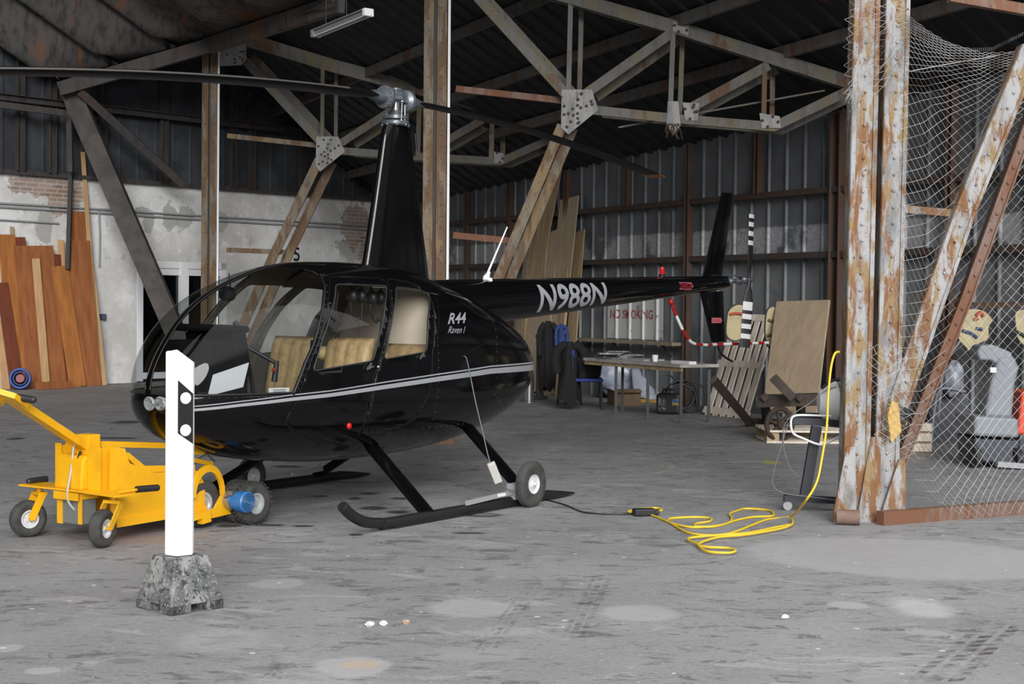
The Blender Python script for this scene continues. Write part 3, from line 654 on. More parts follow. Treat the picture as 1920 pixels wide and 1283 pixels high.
g_ = MB(); g_.bar(P(1656, -60, YC + .2), P(1632, 980, YC + .2), .10, .03, (0, 1, 0)); g_.build('web', DARKSTEEL, col3)
for poly in ([(1588, 838), (1604, 838), (1606, 982), (1560, 978)], [(1634, 820), (1652, 820), (1650, 988), (1604, 990)], [(1686, 862), (1698, 862), (1698, 970), (1648, 978)]):
    g_ = MB(); g_.prism([P(u, v, YC - .04) for u, v in poly], (0, .03, 0)); g_.build('base_gusset', RUSTCOL, col3)
g_ = MB(); c = G(1582, 980); g_.tube([(2.36, 11.15, .055), (2.52, 11.12, .055)], .055, 14); g_.build('foot_pipe', RUSTRED, col3)
# brace pair going up right
chan3(1684, 760, 1812, 390, 40, YC, RUSTCOL, 'brace', col3, .12); chan3(1812, 390, 1935, 90, 40, YC, RUSTCOL, 'brace', col3, .12)
chan3(1652, 962, 1812, 560, 22, YC + .12, RUSTRED, 'brace', col3, .08); chan3(1812, 560, 1945, 190, 22, YC + .12, RUSTRED, 'brace', col3, .08)
fence = thing('wire_mesh_panel', 'sagging chain link mesh in a rusty frame right of the near column', 'fence', (3.1, 11.6, 0))
a, b = G(1650, 985), G(1965, 960)
g_ = MB(); g_.bar(a + Vector((0, 0, .05)), b + Vector((0, 0, .05)), .10, .08, (0, 1, 0)); g_.build('bottom_rail', RUSTRED, fence)
g_ = MB(); g_.bar(P(1690, 392, 11.4), P(1812, 402, 11.4), .055, .05, (0, 1, 0)); g_.build('cross_rail', RUSTCOL, fence)
leanbar('roof_rail', 'rusty orange bar crossing the top right corner above the mesh', 'rail', P(1780, -6, 11.9), P(1940, 22, 12.0), .08, .08, RUSTRED, ch=False)
WIRE = mat('galvanised_wire', (.36, .355, .35), .5, metal=.2, col2=(.14, .11, .09), scale=3, lo=.5, hi=.65)
def lerp(t, pts):
    for (a, x), (b, y) in zip(pts[:-1], pts[1:]):
        if t <= b: return x + (y - x) * max(0, (t - a)) / (b - a)
    return pts[-1][1]
def mesh_sheet(S, nu, nv, name, r=.0019):
    g_ = MB()
    for i in range(nu):
        pts = [S((i + ((i + j) % 2)) / nu, j / nv) for j in range(nv + 1)]
        for p, q in zip(pts[:-1], pts[1:]):
            if p is None or q is None: continue
            g_.tube([p, q], r, 3, cap=False)
    return g_.build(name, WIRE, fence)
fold = lambda t: lerp(t, [(0, 0), (.12, .035), (.2, .075), (.3, .15), (1, 1)])
def S1(s, t):
    # horizontal extent of the panel changes down its height: torn loose at the bottom left
    tt = fold(t)
    vt = lerp(s, [(0, 20), (.15, 55), (.3, 80), (.5, 98), (.72, 97), (.85, 88), (1, 62)])
    vb = lerp(s, [(0, 900), (.15, 955), (.3, 972), (1, 955)])
    v = vt + (vb - vt) * tt
    ul = lerp(v, [(0, 1690), (640, 1690), (720, 1682), (850, 1692), (930, 1716), (980, 1752)])
    u = ul + (1985 - ul) * s
    wob = math.sin(s * 9 + t * 6) * .035 + math.sin(t * 23 + s * 3) * .018 * (1 if t < .35 else .4)
    u += math.sin(t * 14 + s * 5) * 3 + math.sin(s * 17) * 2
    return P(u, v, 11.30 + .62 * s + wob - .10)
mesh_sheet(S1, 34, 104, 'mesh', .0016)
mesh_sheet(lambda s, t: P(1592 + 112 * s + math.sin(t * 30 + s * 9) * 5 - 8 * math.sin(t * 3.1), 2 + 225 * t * (1 - .5 * s) + math.sin(s * 13) * 5, 11.14 + math.sin(s * 7 + t * 9) * .02), 9, 26, 'loose_mesh', .0014)
mesh_sheet(lambda s, t: P(1622 + 78 * s + 24 * t + math.sin(t * 20 + s * 9) * 4, 640 + 210 * t + 20 * s, 11.13 + math.sin(s * 7 + t * 9) * .02), 7, 24, 'loose_mesh', .0014)
g_ = MB()
rnd = random.Random(3)
for k in range(16):
    p = P(1590 + rnd.random() * 10, 165 + rnd.random() * 15, 11.15); g_.tube([p, p + Vector((rnd.uniform(-.06, .02), 0, rnd.uniform(-.12, -.02)))], .0015, 3, cap=False)
g_.tube(smoothpath([P(1700, 135, 11.2), P(1790, 118, 11.35), P(1860, 106, 11.5), P(1925, 92, 11.7)]), .004, 5)
for k in range(60):
    t = k / 60; p = P(1700 + 220 * t, lerp(t, [(0, 45), (.3, 82), (.5, 98), (.72, 96), (1, 66)]), 11.25 + .6 * t); g_.tube([p, p + Vector((.006, 0, .03))], .0015, 3, cap=False)
g_.build('loose_wires', WIRE, fence)

# ---------------------------------------------------------------- hood of big folded sheets at the upper left
HOODM = rusty('folded_sheet', (.085, .08, .076), (.17, .075, .03), (.02, .018, .016), .60, 1.3, (.03, .029, .028))
E0, E1, E2 = P(112, 150, 27.0), P(395, 68, 26.9), P(640, -14, 22.4)
g_ = MB(); rows = []; dd = Vector((-.86, -.51, .62))
NW = 60
for j in range(14):
    r = []
    for i in range(NW * 2 + 1):
        t = i / (NW * 2); e = E0 + (E1 - E0) * (t / .5) if t < .5 else E1 + (E2 - E1) * ((t - .5) / .5)
        w = abs(math.sin(i / (NW * 2) * math.pi * 5.2 + .4)); L = j * .7
        n_ = min(1, j / 1.0)
        r.append(e + dd * (L - (0 if j == 0 else .55 * (1 - w) * 0)) + Vector((0, 0, (.62 - 1.05 * w ** .6) * n_)))
    rows.append(r)
g_.grid(rows); hood = g_.build('folded_roof_sheet', HOODM, loc=E1)
q = hood.modifiers.new('s', 'SOLIDIFY'); q.thickness = .03
tag(hood, 'dark rusty deck of large folded sheets hanging under the roof, upper left', 'roof deck')
g_ = MB(); up = Vector((0, 0, .16))
g_.bar(E0 - up, E1 - up, .24, .12, (0, 1, 0)); o = g_.build('edge_beam', DARKSTEEL, loc=E0 - up); tag(o, 'dark edge beam below the folded roof sheets, left of the thin brown column', 'beam')
g_ = MB(); g_.bar(E1 - up, E2 - up, .26, .12, (0, 1, 0)); o = g_.build('edge_beam', HOODM, loc=E1 - up); tag(o, 'rust spotted edge beam below the folded roof sheets, between the two brown columns', 'beam')
g_ = MB(); g_.tube([P(420, 85, 26.4), P(500, 50, 24.9), P(625, 2, 22.2)], .02, 6); o = g_.build('conduit_pipe', DARKSTEEL, loc=P(420, 85, 26.4)); tag(o, 'thin pipe running along the edge beam at the upper left', 'pipe')
# ---------------------------------------------------------------- lamps
LAMPB = mat('lamp_housing', (.17, .175, .18), .4)
t = thing('tube_lamp', 'grey twin fluorescent tube lamp hanging below the roof, left of the tall column', 'lamp', P(640, 45, 19.5))
a, b = P(592, 62, 19.5), P(690, 22, 18.6)
g_ = MB(); g_.bar(a, b, .07, .06, (0, 0, 1)); g_.bar(a + Vector((0, 0, .03)), b + Vector((0, 0, .03)), .12, .015, (0, 0, 1)); g_.build('housing', LAMPB, t)
for e in (-.045, .045):
    g_ = MB(); q = Vector((e * .9, -.01, -.05)); g_.tube([a + q, b + q], .013, 8); g_.build('tube', mat('dead_tube', (.45, .46, .47), .25), t)
for p in (a, b):
    g_ = MB(); d = (b - a).normalized() * .06; g_.bar(p - d * .4 - Vector((0, 0, .01)), p + d * .4 - Vector((0, 0, .01)), .13, .09, (0, 0, 1)); g_.build('end_socket', WHITE if p is b else LAMPB, t)
for f in (.2, .6):
    g_ = MB(); p = a + (b - a) * f; g_.tube([p, Vector((p.x, p.y, roofz(p.x, p.y) - .02))], .006, 5); g_.build('hanging_rod', DARKSTEEL, t)
def smalllamp(u, v, Y, label, w):
    t = thing('ceiling_lamp', label, 'lamp', P(u, v, Y)); p = P(u, v, Y)
    g_ = MB(); g_.lathe([(0, .0), (w * .5, -.01), (w * .5, -.05), (w * .2, -.07), (0, -.07)], p, n=16); g_.build('shade', LAMPB, t)
    g_ = MB(); g_.tube([p, Vector((p.x, p.y, roofz(p.x, p.y) - .02))], .008, 5); g_.build('hanging_rod', DARKSTEEL, t)
smalllamp(1000, 161, 26, 'small far white dish lamp seen through the nearer truss', .34)
smalllamp(342, 138, 27.6, 'round dish lamp just above the left rotor blade', .3)
# little daylight holes and hanging hose on truss
g_ = MB()
rnd = random.Random(5)
for k in range(14):
    p = P(1262 + rnd.uniform(-10, 12), 232, 20.0); g_.tube(smoothpath([p, p + Vector((rnd.uniform(-.05, .05), 0, -.06)), p + Vector((rnd.uniform(-.06, .06), 0, rnd.uniform(-.22, -.1)))], 3), .006, 4)
o = g_.build('tangled_wire', STUDM, loc=P(1262, 232, 20)); tag(o, 'rusty tangle of wire hanging from the bottom chord of the nearer truss', 'wire')

# ---------------------------------------------------------------- conduits, wall writing, reel on the left wall
CONM = mat('conduit_grey', (.33, .34, .36), .5)
g_ = MB()
for dv in (0, 7):
    g_.tube([WL(-20, 380 + dv, .04), WL(120, 388 + dv, .04), WL(345, 403 + dv, .04), WL(690, 424 + dv, .04)], .018, 6)
g_.build('conduit', CONM, wall_back)
g_ = MB(); g_.tube([WL(-20, 411, .04), WL(110, 419, .04)], .014, 6); g_.build('conduit', CONM, wall_back)
g_ = MB(); g_.tube([WL(185, 395, .04), WL(187, 440, .04), WL(186, 500, .04)], .016, 6); g_.build('conduit', CONM, wall_back)
g_ = MB(); g_.box(WL(192, 594, .05), (.12, .08, .10)); tag(g_.build('wall_socket', mat('socket_blue', (.02, .03, .09), .5), wall_back), 'small dark blue wall socket')
tv, tf = text_geo('15', bold=.01)
a, b, c = WL(541, 489, .02), WL(562, 490, .02), WL(541, 463, .02)
me = MB(); me.add([a + (b - a) * v.x + (c - a) * v.y for v in tv], tf); tag(me.build('painted_number', mat('number_black', (.012, .012, .012), .7), wall_back), 'black painted number 15')
leanbar('downpipe', 'thin black downpipe beside the leaning brown boards', 'pipe', WL(127, 505, .3), WL(133, 315, .15), .07, .07, mat('pipe_black', (.02, .018, .018), .6), ch=False)
def ring(mb, c, ax, R, r, n=28, m=8, mi=0):
    c = Vector(c); ax = Vector(ax).normalized(); x = ax.orthogonal().normalized(); y = ax.cross(x)
    mb.tube([c + (x * math.cos(2 * math.pi * k / n) + y * math.sin(2 * math.pi * k / n)) * R for k in range(n)], r, m, mi, closed=True)
p = WL(38, 716, .7); p.z = .19
t = thing('cable_reel', 'blue cable reel standing on the floor below the leaning boards', 'cable reel', (p.x, p.y, 0)); ax = Vector((.25, -.95, .1)).normalized()
REELB = mat('reel_blue', (.02, .08, .32), .4)
g_ = MB(); 
for e in (-.06, .06): ring(g_, p + ax * e, ax, .16, .022, 28)
g_.build('rim', REELB, t)
g_ = MB()
for k in range(5): ring(g_, p + ax * (-.04 + .02 * k), ax, .11, .014, 24)
g_.build('wound_cable', mat('cable_darkblue', (.02, .05, .18), .5), t)
g_ = MB(); g_.lathe([(0, .08), (.07, .08), (.07, -.08), (0, -.08)], p, ax, 16); g_.build('core', mat('reel_core', (.22, .03, .05), .5), t)

# ---------------------------------------------------------------- boards
def wood(name, a, b): return mat(name, a, .6, col2=b, scale=1.2, lo=.35, hi=.65, stretch=(9, 9, .8))
WO = {'o': wood('wood_orange', (.44, .17, .045), (.33, .12, .03)), 'b': wood('wood_brown', (.35, .13, .045), (.25, .085, .03)), 'r': wood('wood_redbrown', (.20, .05, .022), (.14, .04, .02)),
      'p': wood('wood_pale', (.60, .38, .20), (.48, .30, .15)), 'g': wood('wood_grey', (.28, .235, .17), (.22, .18, .13)), 'l': wood('wood_light', (.42, .31, .18), (.30, .21, .12)),
      'y': wood('plywood', (.44, .34, .235), (.37, .285, .195)), 's': wood('pallet_wood', (.74, .66, .56), (.60, .52, .43)), 'd': wood('old_dark_wood', (.075, .055, .042), (.045, .035, .03))}
def board(kind, top, bot, wpx, label, wallf, d, n, off=.45, th=.022, k=0, group=None, foot=None):
    a = wallf(top[0], top[1], .05 + .03 * k)
    b = wallf(bot[0], bot[1], off + .03 * k) if foot is None else foot
    w = wpx * a.y / FPX / abs(d.x) * .95
    if foot is None: b = Vector((b.x, b.y, .0))
    g_ = MB(); g_.bar(b, a, w, th, n); o = g_.build('wooden_board', WO[kind], loc=Vector((b.x, b.y, 0)), bevel=.003)
    return tag(o, label, 'board', group)
LB = [('o', (12, 440), (34, 640), 24, 'orange board leaning left at the left edge of the picture'), ('r', (4, 530), (32, 706), 18, 'dark red board crossing in front of the orange one at the left edge'),
      ('r', (30, 445), (60, 712), 26, 'dark brown board with a slanted top, second from the left'), ('b', (62, 461), (88, 718), 58, 'widest brown board of the left stack, with square top'),
      ('p', (67, 485), (87, 714), 11, 'pale narrow lath in front of the widest brown board'), ('r', (101, 477), (118, 708), 20, 'narrow dark red brown board between the widest brown one and the orange ones'),
      ('o', (112, 499), (146, 718), 24, 'orange brown board leaning with its top left of the black downpipe'), ('b', (148, 397), (162, 722), 25, 'tallest brown board of the left stack, right of the downpipe'),
      ('b', (147, 451), (168, 723), 34, 'broad brown board standing before the tallest brown board'), ('p', (155, 285), (186, 722), 6, 'very tall thin pale lath rising above the plaster wall'),
      ('p', (167, 460), (196, 722), 7, 'rightmost pale lath of the left stack'), ('p', (4, 600), (10, 712), 12, 'pale board foot at the left picture edge'),
      ('l', (22, 425), (30, 600), 5, 'thin pale stick between the first boards and the wall'), ('p', (114, 450), (124, 600), 9, 'pale lath half hidden behind the downpipe')]
for i, (k, tp, bt, w, lab) in enumerate(LB):
    board(k, tp, bt, w, lab, WL, WLd, WLn, .34, k={0: 2, 1: 5, 4: 6, 6: 6, 8: 4, 3: 3}.get(i, i % 3), group='boards leaning on the plaster wall')
p, q = WL(68, 716, .95), WL(134, 712, .85); p.z = q.z = .07
g_ = MB(); g_.bar(p, q, .13, .03, WLn); tag(g_.build('wooden_board', WO['b'], loc=(p.x, p.y, 0)), 'low brown board lying along the floor before the left stack', 'board', 'boards leaning on the plaster wall')
RB = [('l', (1046, 292), (962, 700), 24, 'tallest tan board behind the nearer truss brace', 0), ('g', (1012, 378), (965, 705), 30, 'grey brown board left of the plywood sheet, behind the tail boom', 1),
      ('l', (1030, 372), (1000, 700), 8, 'thin light edge board left of the broad brown one', 2), ('y', (1068, 371), (1030, 720), 34, 'broad tan board with a dark right edge, above the tail boom', 2),
      ('y', (1020, 440), (993, 725), 56, 'short wide plywood sheet in front of the tan boards', 4), ('l', (1088, 433), (1064, 735), 17, 'rightmost narrow board of the stack above the tail boom', 1),
      ('l', (998, 460), (972, 730), 5, 'thin pale lath leaning left of the plywood sheet', 5), ('l', (1062, 470), (1046, 735), 10, 'pale lath leaning right of the plywood sheet', 6)]
for k, tp, bt, w, lab, o in RB:
    board(k, tp, bt, w, lab, WR, WRd, WRn, .55, k=o, group='boards leaning on the corrugated wall')

# ---------------------------------------------------------------- things along the right wall
def onwall(s, z, off=.0): return WRp + WRd * s + WRn * (off + ribprof(s)) + Vector((0, 0, z))
# painted notice
signm, nt, b = newmat('notice_paint')
c = mixc(nt, ramp(nt, noise(nt, 5, 8, .75), .58, .64), (.52, .53, .53), (.22, .225, .23)); c = mixc(nt, ramp(nt, noise(nt, 1.5, 8, .8), .60, .62), c, (.10, .105, .11)); nt.links.new(c, b.inputs['Base Color']); b.inputs['Roughness'].default_value = .7
s0, s1 = sR(1140), sR(1245); zt_, zb_ = WR(1190, 540).z, WR(1190, 636).z
g_ = MB(); N = 240; g_.grid([[onwall(s0 + (s1 - s0) * i / N, z, .012) for i in range(N + 1)] for z in (zb_, zt_)], smooth=False)
sg = g_.build('wall_notice', signm, loc=onwall(s0, zb_)); tag(sg, 'worn white NO SMOKING notice painted on the corrugated wall below the tail boom', 'sign')
FR[sg.name] = (onwall(s0, zb_), 0)
tm, nt, b = newmat('notice_letters'); c = mixc(nt, ramp(nt, noise(nt, 16, 6, .8), .50, .56), (.34, .03, .03), (.40, .30, .30)); nt.links.new(c, b.inputs['Base Color'])
tv, tf = text_geo('NO SMOKING', bold=.02, step=.08); a0, a1 = sR(1146), sR(1226); z0, z1 = WR(1190, 598).z, WR(1190, 581).z
g_ = MB(); g_.add([onwall(a0 + (a1 - a0) * v.x, z0 + (z1 - z0) * v.y, .018) for v in tv], tf); tag(g_.build('letters', tm, sg), 'faded red letters NO SMOKING')
# shelf rail
s0, s1 = sR(1068), sR(1292); z = WR(1180, 640).z
t = thing('wall_shelf', 'long narrow grey shelf board on the corrugated wall above the table', 'shelf', onwall((s0 + s1) / 2, z)); g_ = MB()
g_.bar(wr3(s0, z, .20), wr3(s1, z, .20), .05, .22, WRn); g_.build('shelf_board', WO['g'], t)
for f in (.1, .5, .9):
    g_ = MB(); s = s0 + (s1 - s0) * f; g_.bar(wr3(s, z - .2, .06), wr3(s, z - .02, .25), .03, .03, WRd); g_.build('bracket', DARKSTEEL, t)
# table
TY = 22.6
a, b = Vector((1.28, 22.75, .74)), Vector((2.78, 21.0, .74))
a = P(1128, 672, 22.6); b = P(1312, 680, 20.4); zT = .76; a.z = b.z = zT
t = thing('work_table', 'long narrow table with a pale top by the corrugated wall', 'table', ((a.x + b.x) / 2, (a.y + b.y) / 2, 0))
sd = WRn
g_ = MB(); g_.bar(a, b, .04, .62, (0.88, .47, 0)); g_.build('tabletop', mat('table_top', (.42, .40, .37), .6, col2=(.30, .28, .26), scale=4), t)
g_ = MB(); g_.bar(a - Vector((0, 0, .05)) + sd * .28, b - Vector((0, 0, .05)) + sd * .28, .05, .02, sd); g_.build('apron', WO['l'], t)
for f, e in ((.33, .26), (.66, .26), (.97, .24), (.08, -.24), (.95, -.24)):
    g_ = MB(); p = a + (b - a) * f + sd * e; g_.bar((p.x, p.y, 0), (p.x, p.y, zT - .02), .04, .04, (0, 1, 0)); g_.build('leg', DARKP, t)
def at_table(f, e, z=0.0): q = a + (b - a) * f + sd * e; return Vector((q.x, q.y, zT + .02 + z))
p = at_table(.60, .05); g_ = MB(); g_.lathe([(0, 0), (.035, 0), (.045, .09), (.04, .09), (.03, .01)], p, n=14); tag(g_.build('paper_cup', WHITE, loc=p), 'white cup standing on the long table', 'cup')
p = at_table(.22, .05); g_ = MB(); rnd = random.Random(11)
for k in range(9):
    g_.box(p + Vector((rnd.uniform(-.2, .2), rnd.uniform(-.14, .14), .008 + .012 * k)), (.3, .2, .01), Matrix.Rotation(rnd.uniform(-.6, .6), 3, 'Z') @ Matrix.Rotation(rnd.uniform(-.1, .1), 3, 'X'))
tag(g_.build('paper_pile', mat('papers', (.42, .42, .42), .8, col2=(.2, .2, .2), scale=20), loc=p), 'untidy pile of papers at the left end of the long table', 'papers')
p = at_table(.45, .0); g_ = MB(); g_.box(p + Vector((0, 0, .012)), (.5, .36, .024), Matrix.Rotation(-1.0, 3, 'Z')); tag(g_.build('flat_panel', GREYP, loc=p), 'flat grey panel lying beside the papers on the table', 'panel')
p = at_table(.92, .12); g_ = MB(); g_.box(p + Vector((0, 0, .02)), (.4, .12, .04), Matrix.Rotation(-1.05, 3, 'Z')); tag(g_.build('white_block', WHITE, loc=p), 'flat white block at the right end of the table', 'block')
def blob(name, label, cat, c, size, m, seed=0, rz=0, amp=.16, nn=28, base=None, pieces=1):
    """crumpled soft lump resting on its base"""
    rnd = random.Random(seed); g_ = MB(); rows = []; ph = [rnd.uniform(0, 6) for _ in range(12)]
    R = Matrix.Rotation(rz, 3, 'Z')
    for i in range(17):
        th = math.pi * i / 16; r = []
        for k in range(nn):
            a_ = 2 * math.pi * k / nn
            q = 1 + amp * (math.sin(3 * a_ + ph[0] + 2 * th) * .5 + math.sin(5 * a_ + ph[1] - 3 * th) * .4 + math.sin(7 * th + ph[2] + 2 * a_) * .35 + math.sin(11 * a_ + ph[3] + 5 * th) * .2)
            x, y, z = math.sin(th) * math.cos(a_) * q, math.sin(th) * math.sin(a_) * q, math.cos(th) * q
            sg = lambda w: math.copysign(abs(w) ** .75, w)
            r.append(Vector(c) + R @ Vector((sg(x) * size[0] / 2, sg(y) * size[1] / 2, max(-size[2] / 2, sg(z) * size[2] / 2))))
        rows.append(r)
    g_.grid(rows, wrap=True)
    o = g_.build(name, m, loc=(c[0], c[1], c[2] - size[2] / 2), weld=True); return tag(o, label, cat)
BAG = mat('plastic_bag', (.30, .34, .42), .3, col2=(.18, .21, .28), scale=5)
CLOTHW = mat('pale_sheet', (.42, .44, .52), .6, col2=(.34, .36, .44), scale=3)
CARDB = mat('cardboard', (.20, .13, .08), .8, col2=(.15, .10, .065), scale=5)
p = G(1165, 752); blob('plastic_bag', 'crumpled pale plastic bag under the left end of the table', 'bag', (p.x, p.y + .5, .38), (.7, .5, .62), BAG, 2)
p = G(1172, 762); t = thing('cardboard_box', 'open brown cardboard box in front of the plastic bag', 'box', (p.x, p.y + .25, 0), .3)
g_ = MB(); 
for c_, s_ in (((0, -.16, .11), (.42, .012, .22)), ((0, .16, .11), (.42, .012, .22)), ((-.21, 0, .11), (.012, .32, .22)), ((.21, 0, .11), (.012, .32, .22)), ((0, 0, .008), (.42, .32, .012))): g_.box(c_, s_)
g_.build('box_body', CARDB, t, world=False)
g_ = MB(); g_.box((0, -.2, .235), (.41, .10, .008), Matrix.Rotation(.5, 3, 'X')); g_.box((-.25, 0, .24), (.10, .31, .008), Matrix.Rotation(.4, 3, 'Y')); g_.build('flap', CARDB, t, world=False)
# white folded sheet leaning under the table
a_, b_, c_, d_ = P(1190, 757, 22.2), P(1240, 757, 21.2), P(1276, 712, 21.9), P(1180, 702, 22.6)
p0, p1 = G(1192, 756), G(1238, 758); g_ = MB(); rows = []
for j in range(9):
    r = []
    for i in range(15):
        s, tt = i / 14, j / 8; q = p0.lerp(p1, s) + Vector((0, .45 * tt + .25, .06 + .46 * tt)) + Vector((.12 * tt * (s - .2), .02 * math.sin(9 * s + 5 * tt), .015 * math.sin(7 * s) - .05 * s * tt)); r.append(q)
    rows.append(r)
g_.grid(rows); o = g_.build('folded_sheet', CLOTHW, loc=(p0.x, p0.y, 0), solid=.05); tag(o, 'large pale folded sheet leaning under the table', 'sheet')
g_ = MB(); g_.bar(p0 + Vector((-.02, .2, .03)), p1 + Vector((.1, .2, .03)), .05, .14, (0, 1, 0)); o = g_.build('timber_strip', wood('wood_yellow', (.42, .24, .05), (.34, .18, .04)), loc=p0); tag(o, 'yellowish timber strip on the floor under the pale folded sheet', 'board')
# black canister with label
p = G(1256, 778); t = thing('canister', 'black plastic canister with white and yellow label under the table', 'canister', (p.x, p.y + .15, 0), -.25)
g_ = MB(); g_.box((0, 0, .15), (.34, .24, .30)); g_.build('body', DARKP, t, world=False, bevel=.04)
g_ = MB(); g_.tube([(-.1, 0, .29), (-.08, 0, .35), (.08, 0, .35), (.1, 0, .29)], .018, 8); g_.build('handle', DARKP, t, world=False)
g_ = MB(); g_.box((-.08, -.123, .15), (.11, .004, .17)); g_.build('label', mat('label_grey', (.20, .21, .22), .5, col2=(.02, .02, .02), scale=40, lo=.45, hi=.5), t, world=False)
g_ = MB(); g_.box((.11, -.123, .18), (.09, .004, .09)); g_.build('label', mat('label_yellow', (.40, .24, .03), .5, col2=(.03, .10, .3), scale=14, lo=.5, hi=.52), t, world=False)
# hoses / bicycle like tangle
g_ = MB(); p = G(1288, 776); rnd = random.Random(4)
for k in range(4):
    ring(g_, p + Vector((rnd.uniform(-.12, .12), .2 + rnd.uniform(-.1, .1), .24)), (rnd.uniform(-.4, .4), 1, rnd.uniform(-.2, .2)), .18 + .02 * k, .014, 24, 6)
g_.tube(smoothpath([p + Vector((-.25, .15, .55)), p + Vector((-.05, .1, .42)), p + Vector((.12, .1, .30)), p + Vector((.16, .1, .02)), ]), .016, 6)
o = g_.build('hose_bundle', DARKP, loc=p); tag(o, 'tangle of black hoses standing beside the pallet', 'hose')
# ---------------------------------------------------------------- clothes and the blue chair
CHB = mat('chair_blue', (.006, .022, .20), .6); COATM = mat('black_cloth', (.008, .008, .010), .9); JBLUE = mat('blue_cloth', (.03, .07, .23), .85, col2=(.02, .045, .16), scale=6)
p = G(1100, 768); t = thing('stacking_chair', 'blue padded chair with dark tube legs beside the table', 'chair', (p.x, p.y + .05, 0), .0)
g_ = MB(); g_.box((0, 0, .44), (.46, .44, .05)); g_.build('seat', CHB, t, world=False, bevel=.015)
g_ = MB(); g_.box((-.20, .02, .72), (.05, .40, .32), Matrix.Rotation(-.12, 3, 'Y')); g_.build('backrest', CHB, t, world=False, bevel=.015)
for x in (-.2, .2):
    for y in (-.2, .2):
        g_ = MB(); g_.tube([(x * 1.08, y * 1.08, 0), (x, y, .43)] + ([(x - .04, y, .84)] if x < 0 else []), .013, 8); g_.build('leg', DARKP, t, world=False)
def garment(name, label, top, w0, w1, zt_, zb_, m, yoff, seed, x0=0.0, lean=0.0, depth=.14):
    rnd = random.Random(seed); ph = [rnd.uniform(0, 6) for _ in range(6)]; g_ = MB(); rows = []; n = 30
    for j in range(15):
        tt = j / 14; z = zt_ + (zb_ - zt_) * tt; w = (w0 + (w1 - w0) * tt ** .8) * (1 + .06 * math.sin(8 * tt + ph[0])) * (.42, .74, .90, .97, 1)[min(j, 4)]; r = []
        for k in range(n):
            a_ = 2 * math.pi * k / n; f = 1 + .13 * math.sin(5 * a_ + ph[1] + tt) * min(1, tt * 2) + .07 * math.sin(9 * a_ + ph[2] - 2 * tt)
            zz = z + (.05 * math.sin(4 * a_ + ph[3]) if j > 11 else 0); f *= 1 + .10 * math.sin(2.3 * a_ + ph[4] + 5 * tt)
            r.append(Vector((top.x + x0 + lean * tt + math.cos(a_) * w / 2 * f, top.y + yoff + math.sin(a_) * depth * f * (.6 + .5 * tt), zz)))
        rows.append(r)
    H_ = zt_ - zb_
    for sd_, ln_ in ((-1, .52), (1, .60)):                       # sleeves hanging from the shoulders
        x_ = top.x + x0; y_ = top.y + yoff - depth * .35
        g_.tube(smoothpath([Vector((x_ + sd_ * w0 * .30, y_, zt_ - .04)), Vector((x_ + sd_ * w1 * .52, y_ - .02, zt_ - H_ * .14)), Vector((x_ + lean * .3 + sd_ * w1 * .60, y_ - .03, zt_ - H_ * .32)), Vector((x_ + lean * .5 + sd_ * w1 * .52, y_ - .05, zt_ - H_ * ln_))], 5), [.035 * depth / .14 + .01] * 5 + [.045 * depth / .14] * 11, 9)
    g_.grid(rows, wrap=True); g_.add(rows[0], [tuple(range(n))]); o = g_.build(name, m, loc=(top.x, top.y + yoff, zb_), weld=True)
    return o
wt = lambda u, v, Y: P(u, v, Y)
p = P(1028, 602, 24.3); garment('black_coat', '', p, .18, .24, P(1028, 602, 24.3).z, .22, COATM, 0, 3); o = bpy.data.objects['black_coat']; tag(o, 'long black coat hanging on the boards left of the blue jacket', 'coat')
p = P(1053, 605, 24.2); o = garment('blue_jacket', '', p, .09, .15, P(1053, 607, 24).z, .55, JBLUE, 0, 5, depth=.09); tag(o, 'blue work jacket hanging between the black coat and the chair', 'jacket')
cp = Vector(FR[t.name][0])
o = garment('black_coat', '', cp + Vector((-.26, 0, 0)), .20, .36, 1.0, .10, COATM, -.02, 8, depth=.22); tag(o, 'black coat draped over the backrest of the blue chair down to the floor', 'coat')
o = blob('black_coat', 'black coat heaped on the seat of the blue chair', 'coat', cp + Vector((.02, .02, .655)), (.40, .40, .40), COATM, 5, amp=.12)
p = G(992, 755); g_ = MB(); g_.lathe([(0, 0), (.10, 0), (.10, .02), (.075, .03), (.075, .45), (0, .45)], p, n=20); tag(g_.build('metal_canister', STEEL, loc=p), 'shiny metal cylinder on the floor behind the cowling', 'cylinder')
g_ = MB(); p = G(1012, 748); g_.box(p + Vector((0, .1, .5)), (.12, .16, 1.0)); g_.box(p + Vector((-.02, .06, .02)), (.3, .3, .04)); g_.box(p + Vector((0, .06, 1.02)), (.16, .2, .05)); tag(g_.build('stand_post', DARKP, loc=p, bevel=.01), 'dark upright stand behind the tail of the cabin', 'stand')
# brown foam block under the belly
p = G(832, 835); g_ = MB(); g_.box(p + Vector((-.05, .2, .045)), (.30, .2, .09), Matrix.Rotation(.2, 3, 'Z')); tag(g_.build('brick', mat('brick_rough', (.20, .10, .06), .95, col2=(.30, .18, .11), scale=20, bmp=.6), loc=p, bevel=.01), 'rough brown brick on the floor below the cabin', 'brick')
